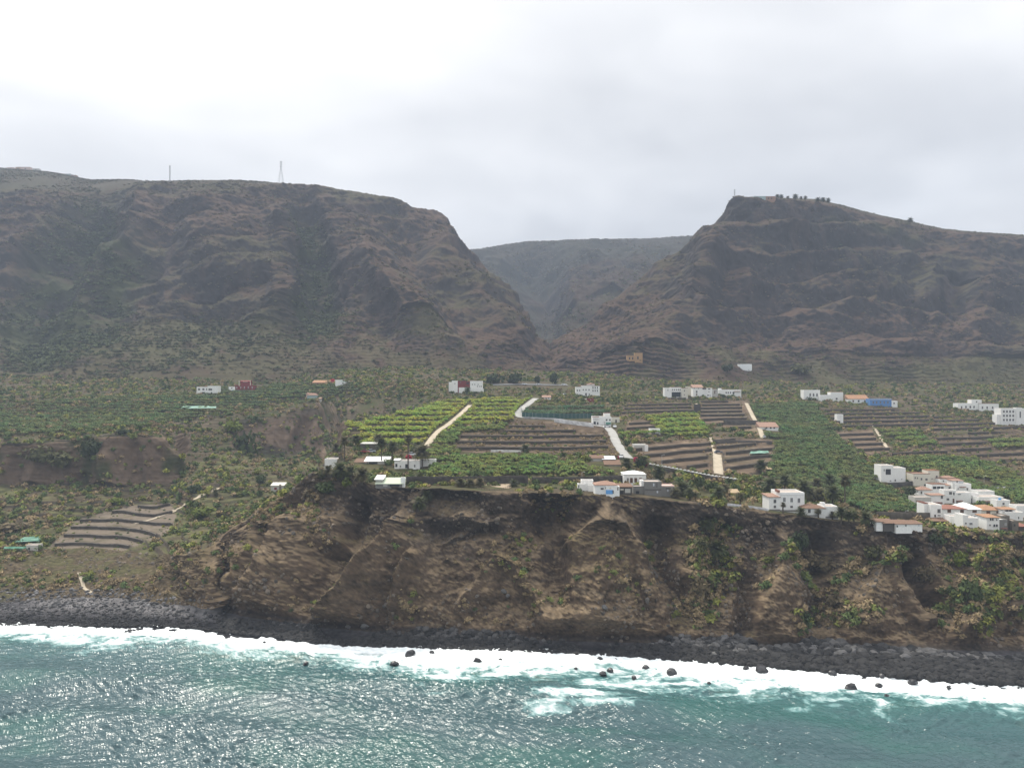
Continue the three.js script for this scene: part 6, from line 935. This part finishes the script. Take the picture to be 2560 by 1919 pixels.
house(K7, 'white_tower', 'building', 'windowless white tower box among the right terraces', [[1012, 1051, 348, 408, 'white', 'flat', 'deck', 0, 0, 5]], [[1031, 362, 8, 6, 'pale']], {});
// upper left
house(K8, 'white_house', 'house', 'white house with a red roof edge, leftmost of the upper left houses', [[155, 297, 178, 288, 'white', 'flat', 'red', 0, 0, 8], [295, 420, 172, 284, 'white', 'flat', 'deck', 0, 0.4, 8]], [[187, 215, 26, 26], [241, 215, 26, 26], [282, 215, 12, 26], [330, 217, 46, 24], [240, 260, 44, 20, 'open'], [345, 260, 18, 18, 'open']], {});
house(K8, 'red_villa', 'house', 'dark red villa with cream pilasters and a green awning', [[636, 876, 165, 245, 'red', 'flat', 'deck', 0, 0, 8], [694, 818, 104, 200, 'red', 'gable', 'red', 12, -2.5, 5], [560, 640, 176, 252, 'white', 'flat', 'pink', 0, 0.4, 7]], [[660, 193, 12, 24, 'pl'], [710, 193, 12, 24, 'pl'], [757, 193, 12, 24, 'pl'], [805, 193, 12, 24, 'pl'], [855, 193, 12, 24, 'pl'], [690, 140, 9, 74, 'cream'], [820, 140, 9, 74, 'cream'], [740, 230, 270, 9, 'green'], [600, 200, 12, 14, 'open'], [755, 122, 60, 6, 'cream']], { gy: 979 });
house(K8, 'tile_roofed_house', 'house', 'long low house with an orange tile roof at upper left', [[1612, 1880, 100, 160, 'brownwall', 'shed', 'orange', 32, 0, 7]], [[1680, 152, 20, 14, 'open'], [1760, 152, 20, 14, 'open']], { gy: 962 });
house(K8, 'white_house', 'house', 'white cube house right of the long orange tile roof', [[1900, 1970, 96, 165, 'white', 'flat', 'deck', 0, 0, 7], [1968, 2040, 112, 165, 'white', 'flat', 'green', 0, -0.5, 6], [2036, 2085, 108, 150, 'dull', 'flat', 'whiteroof', 0, -3, 4]], [[1990, 140, 10, 12, 'open']], { gy: 962 });
house(K8, 'tower_house', 'house', 'small grey house with two pink hipped roofs on the ravine edge', [[1546, 1668, 262, 362, 'teal', 'hip', 'pink', 26, 0, 5], [1612, 1720, 315, 362, 'dull', 'shed', 'pink', 18, 1, 4], [1526, 1566, 254, 350, 'pinkwall', 'hip', 'pink', 14, -2, 3]], [], { gy: 1001 });
house(KL, 'field_hut', 'hut', 'small hut with a pale slab roof on the ravine side of the promontory', [[1740, 1822, 785, 840, 'dull', 'shed', 'cream', 20, 0, 5]], [[1770, 825, 16, 14, 'red'], [1800, 815, 14, 34, 'stone']], { gy: 1227 });
house(KL, 'net_hut', 'hut', 'small hut with a flat roof beside the green net in the ravine', [[165, 240, 1188, 1222, 'dull', 'flat', 'deck']], [[185, 1210, 10, 14, 'open']], { gy: 1376, dp: 4 });
// on the mountains
house(KM, 'ochre_ruin', 'ruin', 'ochre ruined house on the slope right of the gorge', [[1846, 1900, 1308, 1340, 'ochre', 'flat', 'deck', 0, 0, 6], [1895, 1945, 1290, 1342, 'ochre', 'flat', 'deck', 0, 0.5, 6]], [[1862, 1325, 8, 16, 'open'], [1882, 1325, 8, 16, 'open'], [1915, 1322, 9, 18, 'open']], { on: east, gy: 902 });
house(K6, 'summit_house', 'house', 'low grey and red house on the flat peak of the right mountain', [[475, 555, 283, 308, 'teal', 'flat', 'deck', 0, 0, 8], [553, 616, 284, 308, 'brownwall', 'flat', 'deck', 0, 0.3, 8]], [[570, 298, 7, 9, 'open'], [590, 298, 7, 9, 'open']], { D: 1112, gy: 500, sink: 6 });
for (const [x0, x1, t, b, mat, label] of [[16, 34, 418, 426, 'pinkwall', 'leftmost pinkish house on the far hilltop'], [38, 50, 417, 425, 'ochre', 'ochre house on the far hilltop'], [50, 74, 417, 427, 'pinkwall', 'largest pink house on the far hilltop'], [80, 96, 421, 429, 'dull', 'grey house on the far hilltop right of the pink one'], [158, 176, 434, 441, 'teal', 'pale green house on the descending far hilltop'], [176, 189, 437, 444, 'brownwall', 'brown house on the descending far hilltop']]) house([0, 0, 1], 'hilltop_house', 'house', label, [[x0, x1, t, b, mat, 'flat', 'pink', 0, 0, 9]], [[(x0 + x1) / 2, (t + b) / 2, 3, 3, 'open']], { D: 1875, gy: b + 1, sink: 14 });
{ // round water tank
  const h = east.hit(1862, 918); if (h) { const m = -h.z / FOCAL, g = new THREE.Group(), r = 17.5 * m; const shell = new THREE.LatheGeometry([[r - 0.3, 3 * m], [r - 0.3, 8 * m], [r, 8 * m], [r, -4]].map((p) => new THREE.Vector2(...p)), 40); part(shell, new THREE.MeshStandardMaterial({ color: new THREE.Color().setRGB(0.72, 0.74, 0.75), roughness: 0.9, side: THREE.DoubleSide }), 'wall', g); const w = new THREE.CircleGeometry(r - 0.3, 40); w.rotateX(-Math.PI / 2); part(w, std(0.05, 0.09, 0.09, 0.2), 'water', g).position.y = 5 * m; g.position.copy(h); tag(g, 'round white open water tank above the small upper banana plot', 'tank'); add(g, 'round_tank'); }
}
// ---------------------------------------------------------------- vehicles
const carBody = (() => { const s = new THREE.Shape(); [[-2.1, 0.35], [-2.1, 0.85], [-1.9, 0.98], [2.0, 0.9], [2.15, 0.7], [2.15, 0.35]].forEach((p, i) => i ? s.lineTo(...p) : s.moveTo(...p)); const g = new THREE.ExtrudeGeometry(s, { depth: 1.6, bevelEnabled: true, bevelSize: 0.06, bevelThickness: 0.06, bevelSegments: 2 }); g.translate(0, 0, -0.8); return g; })();
const carCabin = (() => { const s = new THREE.Shape(); [[-1.7, 0.98], [-1.2, 1.5], [0.4, 1.52], [1.15, 0.95]].forEach((p, i) => i ? s.lineTo(...p) : s.moveTo(...p)); const g = new THREE.ExtrudeGeometry(s, { depth: 1.3, bevelEnabled: true, bevelSize: 0.05, bevelThickness: 0.08, bevelSegments: 2 }); g.translate(0, 0, -0.65); return g; })();
const carRoof = (() => { const g = new THREE.BoxGeometry(1.55, 0.06, 1.36); g.translate(-0.4, 1.6, 0); return g; })(), wheelGeo = new THREE.CylinderGeometry(0.33, 0.33, 0.24, 14).rotateX(Math.PI / 2), tyre = std(0.02, 0.02, 0.02, 0.9);
const paint = (r, g, b) => new THREE.MeshPhysicalMaterial({ color: new THREE.Color().setRGB(r, g, b), roughness: 0.35, clearcoat: 0.6 });
function car(px, py, turn, col, label, o = {}) {
  const h = o.on ? o.on.hit(px, py) : hit(px, py); if (!h) return; const g = new THREE.Group(), p = paint(...col);
  part(carBody, p, 'body', g); part(carCabin, MAT.glass, 'windows', g); part(carRoof, p, 'roof', g);
  for (const x of [-1.3, 1.35]) for (const z of [-0.78, 0.78]) part(wheelGeo, tyre, 'wheel', g).position.set(x, 0.33, z);
  g.position.set(h.x, Math.max(h.y, land.at(h.x, -h.z)) + (o.lift ?? 0.35), h.z); g.rotation.y = turn; if (o.s) g.scale.setScalar(o.s); tag(g, label, 'car', o.group); add(g, 'parked_car');
}
car(1518, 1069, 0.2, [0.72, 0.73, 0.74], 'white car parked in front of the modern white house, left of the van', {}); car(1537, 1070, 1.5, [0.75, 0.76, 0.78], 'white van facing down the lane beside the modern white house', { s: 1.15 }); car(1554, 1146, 1.3, [0.78, 0.78, 0.78], 'white pickup at the foot of the lane', { s: 1.1 });
car(1311, 962, 0, [0.7, 0.72, 0.75], 'white car on the upper road, left of three'); car(1347, 962, 0, [0.5, 0.52, 0.55], 'silver car on the upper road, middle of three'); car(1410, 963, 0, [0.72, 0.74, 0.78], 'white car on the upper road, right of three');
car(1414, 988, 0.3, [0.7, 0.71, 0.74], 'white car on the drive below the terraced villa, left one'); car(1433, 986, 0.3, [0.6, 0.62, 0.66], 'silver car on the drive below the terraced villa, right one'); car(913, 1133, 0, [0.3, 0.03, 0.03], 'red car parked below the concrete shed'); car(928, 1132, 0.1, [0.4, 0.46, 0.5], 'pale blue car beside the red one'); car(1911, 1095, 1.3, [0.3, 0.32, 0.34], 'grey car at the lower end of the sandy farm track'); car(1796, 1134, 0, [0.12, 0.13, 0.16], 'dark car at the top of the tan ramp'); car(1030, 1140, 0.2, [0.6, 0.66, 0.72], 'pale car behind the low white clifftop house');
// ---------------------------------------------------------------- poles and pylons
const rodG = new THREE.CylinderGeometry(1, 1, 1, 6);
function rod(a, b, r) { const d = b.clone().sub(a), m = new THREE.Matrix4().compose(a.clone().add(b).multiplyScalar(0.5), new THREE.Quaternion().setFromUnitVectors(V(0, 1, 0), d.clone().normalize()), V(r, d.length(), r)); return rodG.clone().applyMatrix4(m); }
function pylon(px, foot, top, D, half, label, mast) {
  const b = toWorld(px, foot, D), H = (foot - top) / FOCAL * D, g = new THREE.Group(), legs = [[], [], [], []], braces = [], wd = (t) => mast ? half : lerp(half, half * 0.14, Math.min(1, t / 0.72));
  const c = [[-1, -1], [1, -1], [1, 1], [-1, 1]], n = mast ? 10 : 7, at = (k, t) => V(c[k][0] * wd(t), t * H, c[k][1] * wd(t));
  for (let i = 0; i < n; i++) for (let k = 0; k < 4; k++) { const t0 = i / n, t1 = (i + 1) / n; legs[k].push(rod(at(k, t0), at(k, t1), 0.14)); braces.push(rod(at(k, t0), at((k + 1) % 4, t1), 0.06), rod(at((k + 1) % 4, t0), at(k, t1), 0.06)); }
  legs.forEach((l) => part(mergeGeometries(l), MAT.steel, 'leg', g)); part(mergeGeometries(braces), MAT.steel, 'bracing', g);
  if (!mast) for (const t of [0.76, 0.86, 0.96]) part(rod(V(-half * 0.75, t * H, 0), V(half * 0.75, t * H, 0), 0.25), MAT.steel, 'cross_arm', g);
  part(rod(V(0, -5, 0), V(0, 0.02, 0), half * 0.6), MAT.grey, 'footing', g);
  g.position.copy(b); tag(g, label, 'pylon'); add(g, mast ? 'radio_mast' : 'lattice_pylon');
}
pylon(702, 463, 402, 1238, 4.2, 'tall lattice pylon on the rim of the left mountain'); pylon(424, 460, 413, 1248, 0.6, 'slim radio mast on the rim of the left mountain', true); pylon(1837, 512, 473, 1136, 2.2, 'lattice pylon at the edge of the right mountain peak');
function pole(px, foot, top, label, o = {}) { const h = o.D ? toWorld(px, foot, o.D) : hit(px, foot); if (!h) return; const m = -h.z / FOCAL, H = (foot - top) * m, g = new THREE.Group(); part(new THREE.CylinderGeometry(0.07, 0.11, H + 1, 8).translate(0, H / 2 - 0.5, 0), o.wood ? bark : MAT.steel, 'pole', g); if (o.lamp) { part(rod(V(0, H - 0.1, 0), V(0.9, H + 0.15, 0), 0.05), MAT.steel, 'arm', g); part(new THREE.BoxGeometry(0.55, 0.12, 0.25).translate(1.05, H + 0.15, 0), MAT.pale, 'lamp_head', g); } else part(rod(V(-0.6, H - 0.5, 0), V(0.6, H - 0.5, 0), 0.06), MAT.wood, 'cross_arm', g); g.position.copy(h); tag(g, label, o.lamp ? 'street lamp' : 'pole'); add(g, o.lamp ? 'street_lamp' : 'utility_pole'); }
pole(1511, 1086, 1053, 'wooden pole in the fallow field in front of the modern white house', { wood: true }); pole(1455, 1204, 1180, 'lamp post behind the white cubes at the cliff edge', { lamp: true }); pole(1655, 1165, 1137, 'lamp post at the upper end of the crenellated wall', { lamp: true }); pole(2397, 1342, 1315, 'grey pole on the cliff under the village', { D: 296 }); pole(2264, 1296, 1277, 'lamp post on the banana wall above the low huts', { lamp: true }); pole(2461, 1206, 1190, 'lamp post in the bananas behind the village', { lamp: true }); pole(1778, 1180, 1160, 'pole among the brown terraces left of the ramp', { wood: true });
// ---------------------------------------------------------------- viewpoint terrace with its railing
{
  const rim = [[1148, 1217], [1180, 1222], [1210, 1227], [1238, 1229], [1262, 1225], [1282, 1215]], c = hit(1215, 1208), D = -c.z, y = land.at(c.x, D) + 0.35, pts = rim.map(([px, py]) => { const DD = (EYE - y) * FOCAL / (py - CY); return V((px - CX) / FOCAL * DD, y, -DD); }), back = [V(pts.at(-1).x, y, pts.at(-1).z - 9), V(pts[0].x, y, pts[0].z - 9)];
  const s = new THREE.Shape(); [...pts, ...back].forEach((p, i) => i ? s.lineTo(p.x, -p.z) : s.moveTo(p.x, -p.z)); const pad = new THREE.ExtrudeGeometry(s, { depth: 1.5, bevelEnabled: false }); pad.rotateX(-Math.PI / 2); pad.translate(0, y - 1.5, 0);
  const g = new THREE.Mesh(pad, std(0.3, 0.23, 0.16, 1)); tag(g, 'bare earth viewpoint terrace at the cliff edge below the garden wall', 'terrace'); add(g, 'viewpoint_terrace');
  const f = new THREE.Group(), curve = new THREE.CatmullRomCurve3(pts); const post = new THREE.CylinderGeometry(0.08, 0.08, 1.1, 6).translate(0, 0.55, 0); f.position.copy(pts[0]); for (let i = 0; i <= 22; i++) { const p = curve.getPoint(i / 22); part(post, bark, 'post', f).position.copy(p).sub(pts[0]); }
  for (const h of [0.55, 1.05]) part(new THREE.TubeGeometry(new THREE.CatmullRomCurve3(pts.map((p) => p.clone().sub(pts[0]).add(V(0, h, 0)))), 40, 0.05, 5), bark, 'rail', f); tag(f, 'wooden post and rail fence round the viewpoint terrace', 'fence'); add(f, 'railing');
  const ring = new THREE.TorusGeometry(1.1, 0.3, 8, 22).rotateX(Math.PI / 2), pl = new THREE.Mesh(ring, MAT.grey); pl.position.set((1228 - CX) / FOCAL * (D - 3), y + 0.25, -(D - 5)); tag(pl, 'round stone planter ring on the viewpoint terrace', 'planter'); add(pl, 'planter_ring');
}
function shelter(px, foot, w, h, label) { const b = hit(px, foot), m = -b.z / FOCAL, W = w * m, H = h * m, g = new THREE.Group(); for (const x of [-0.5, 0.5]) for (const z of [0, -3]) part(new THREE.CylinderGeometry(0.1, 0.1, H + 1, 6).translate(0, (H - 1) / 2, 0), bark, 'post', g).position.set(x * W, 0, z); const r = part(roofGeo('shed', -W / 2, W / 2, H, 1.1, -3, 0, 0.4), std(0.35, 0.26, 0.16, 1), 'roof', g); g.position.copy(b); tag(g, label, 'shelter'); add(g, 'reed_shelter'); }
shelter(1835, 1245, 24, 14, 'open shelter with a reed roof left of the two storey house'); shelter(1922, 1178, 13, 6, 'tiny pale roofed shelter at the edge of the big banana field');
// ---------------------------------------------------------------- shade nets
function net(name, quad, hgt, mat, label, cat = 'net') { const c = quad.map(([x, y]) => hit(x, y)); if (c.some((q) => !q)) return; const b = c[0], g = new THREE.Group(); const P2 = (p, h) => p.clone().sub(b).add(V(0, h, 0)), N = 8, tr = []; const at = (u, v) => { const p = P2(c[0].clone().lerp(c[1], u).lerp(c[3].clone().lerp(c[2], u), v), hgt); p.y += 0.35 * noise(u * 5, v * 4, px0s) - 0.25 * Math.sin(u * 9) * Math.sin(v * 7); return p; }; const px0s = quad[0][0]; for (let i = 0; i < N; i++) for (let j = 0; j < N; j++) { const p = at(i / N, j / N), q = at((i + 1) / N, j / N), r = at((i + 1) / N, (j + 1) / N), s = at(i / N, (j + 1) / N); tr.push([p, q, r], [p, r, s]); } part(triGeo(tr), mat, 'net', g); for (const q of c) part(new THREE.CylinderGeometry(0.06, 0.06, hgt + 1, 6).translate(0, (hgt - 1) / 2, 0), MAT.steel, 'post', g).position.copy(P2(q, 0)); g.position.copy(b); tag(g, label, cat); add(g, name); }
const netMat = new THREE.MeshPhysicalMaterial({ color: new THREE.Color().setRGB(0.06, 0.22, 0.14), roughness: 0.9, side: THREE.DoubleSide, transmission: 0.3, thickness: 0 });
net('shade_net', [[36, 1362], [124, 1358], [128, 1344], [60, 1349]], 1.4, netMat, 'green shade net stretched over a plot on the ravine floor'); net('shade_net', [[8, 1377], [70, 1378], [72, 1372], [10, 1372]], 1.1, netMat, 'second smaller green shade net at the left edge'); net('shade_net', [[1874, 1139], [1924, 1137], [1920, 1131], [1878, 1133]], 1.2, netMat, 'green shade net among terraces left of the big banana field'); net('shade_net', [[452, 1027], [540, 1026], [540, 1020], [456, 1021]], 2, netMat, 'pale green net over bananas on the left plateau');
{ // netting fence round the dark bananas
  const line = [[1302, 1022], [1305, 1043], [1340, 1045], [1400, 1046], [1440, 1046], [1479, 1045]].map(([x, y]) => hit(x, y)), g = new THREE.Group(), b = line[0]; g.position.copy(b);
  for (let i = 0; i < line.length - 1; i++) { const p = line[i].clone().sub(b), q = line[i + 1].clone().sub(b), n = 4; for (let k = 0; k < n; k++) { const u = p.clone().lerp(q, k / n), v = p.clone().lerp(q, (k + 1) / n), up = V(0, 3.3, 0), o = V(0.03, 0, -0.05); part(triGeo([[u, v, v.clone().add(up)], [u, v.clone().add(up), u.clone().add(up)], [u.clone().add(o), v.clone().add(up).add(o), v.clone().add(o)], [u.clone().add(o), u.clone().add(up).add(o), v.clone().add(up).add(o)]]), fenceMat(), 'net_panel', g); part(new THREE.CylinderGeometry(0.06, 0.06, 4.2, 6).translate(0, 1.5, 0), MAT.steel, 'post', g).position.copy(u); } }
  tag(g, 'dark green netting fence round the small banana field beside the lane', 'fence'); add(g, 'net_fence');
}
function fenceMat() { return fenceMat.m ??= new THREE.MeshPhysicalMaterial({ color: new THREE.Color().setRGB(0.03, 0.1, 0.09), roughness: 0.9, side: THREE.DoubleSide, transmission: 0.35, thickness: 0 }); }
{ // guard rail of the upper road
  const line = [[1234, 964], [1290, 963], [1360, 964], [1420, 965]].map(([x, y]) => hit(x, y)), b = line[0], g = new THREE.Group(); g.position.copy(b); const cv = new THREE.CatmullRomCurve3(line.map((p) => p.clone().sub(b).add(V(0, 0.9, 0)))); part(new THREE.TubeGeometry(cv, 30, 0.16, 6), MAT.steel, 'rail', g); for (let i = 0; i <= 16; i++) part(new THREE.CylinderGeometry(0.07, 0.07, 1.6, 6), MAT.steel, 'post', g).position.copy(cv.getPoint(i / 16)).add(V(0, -0.6, 0)); tag(g, 'grey guard rail along the upper road', 'guard rail'); add(g, 'guard_rail');
}
renderer.render(scene, camera);
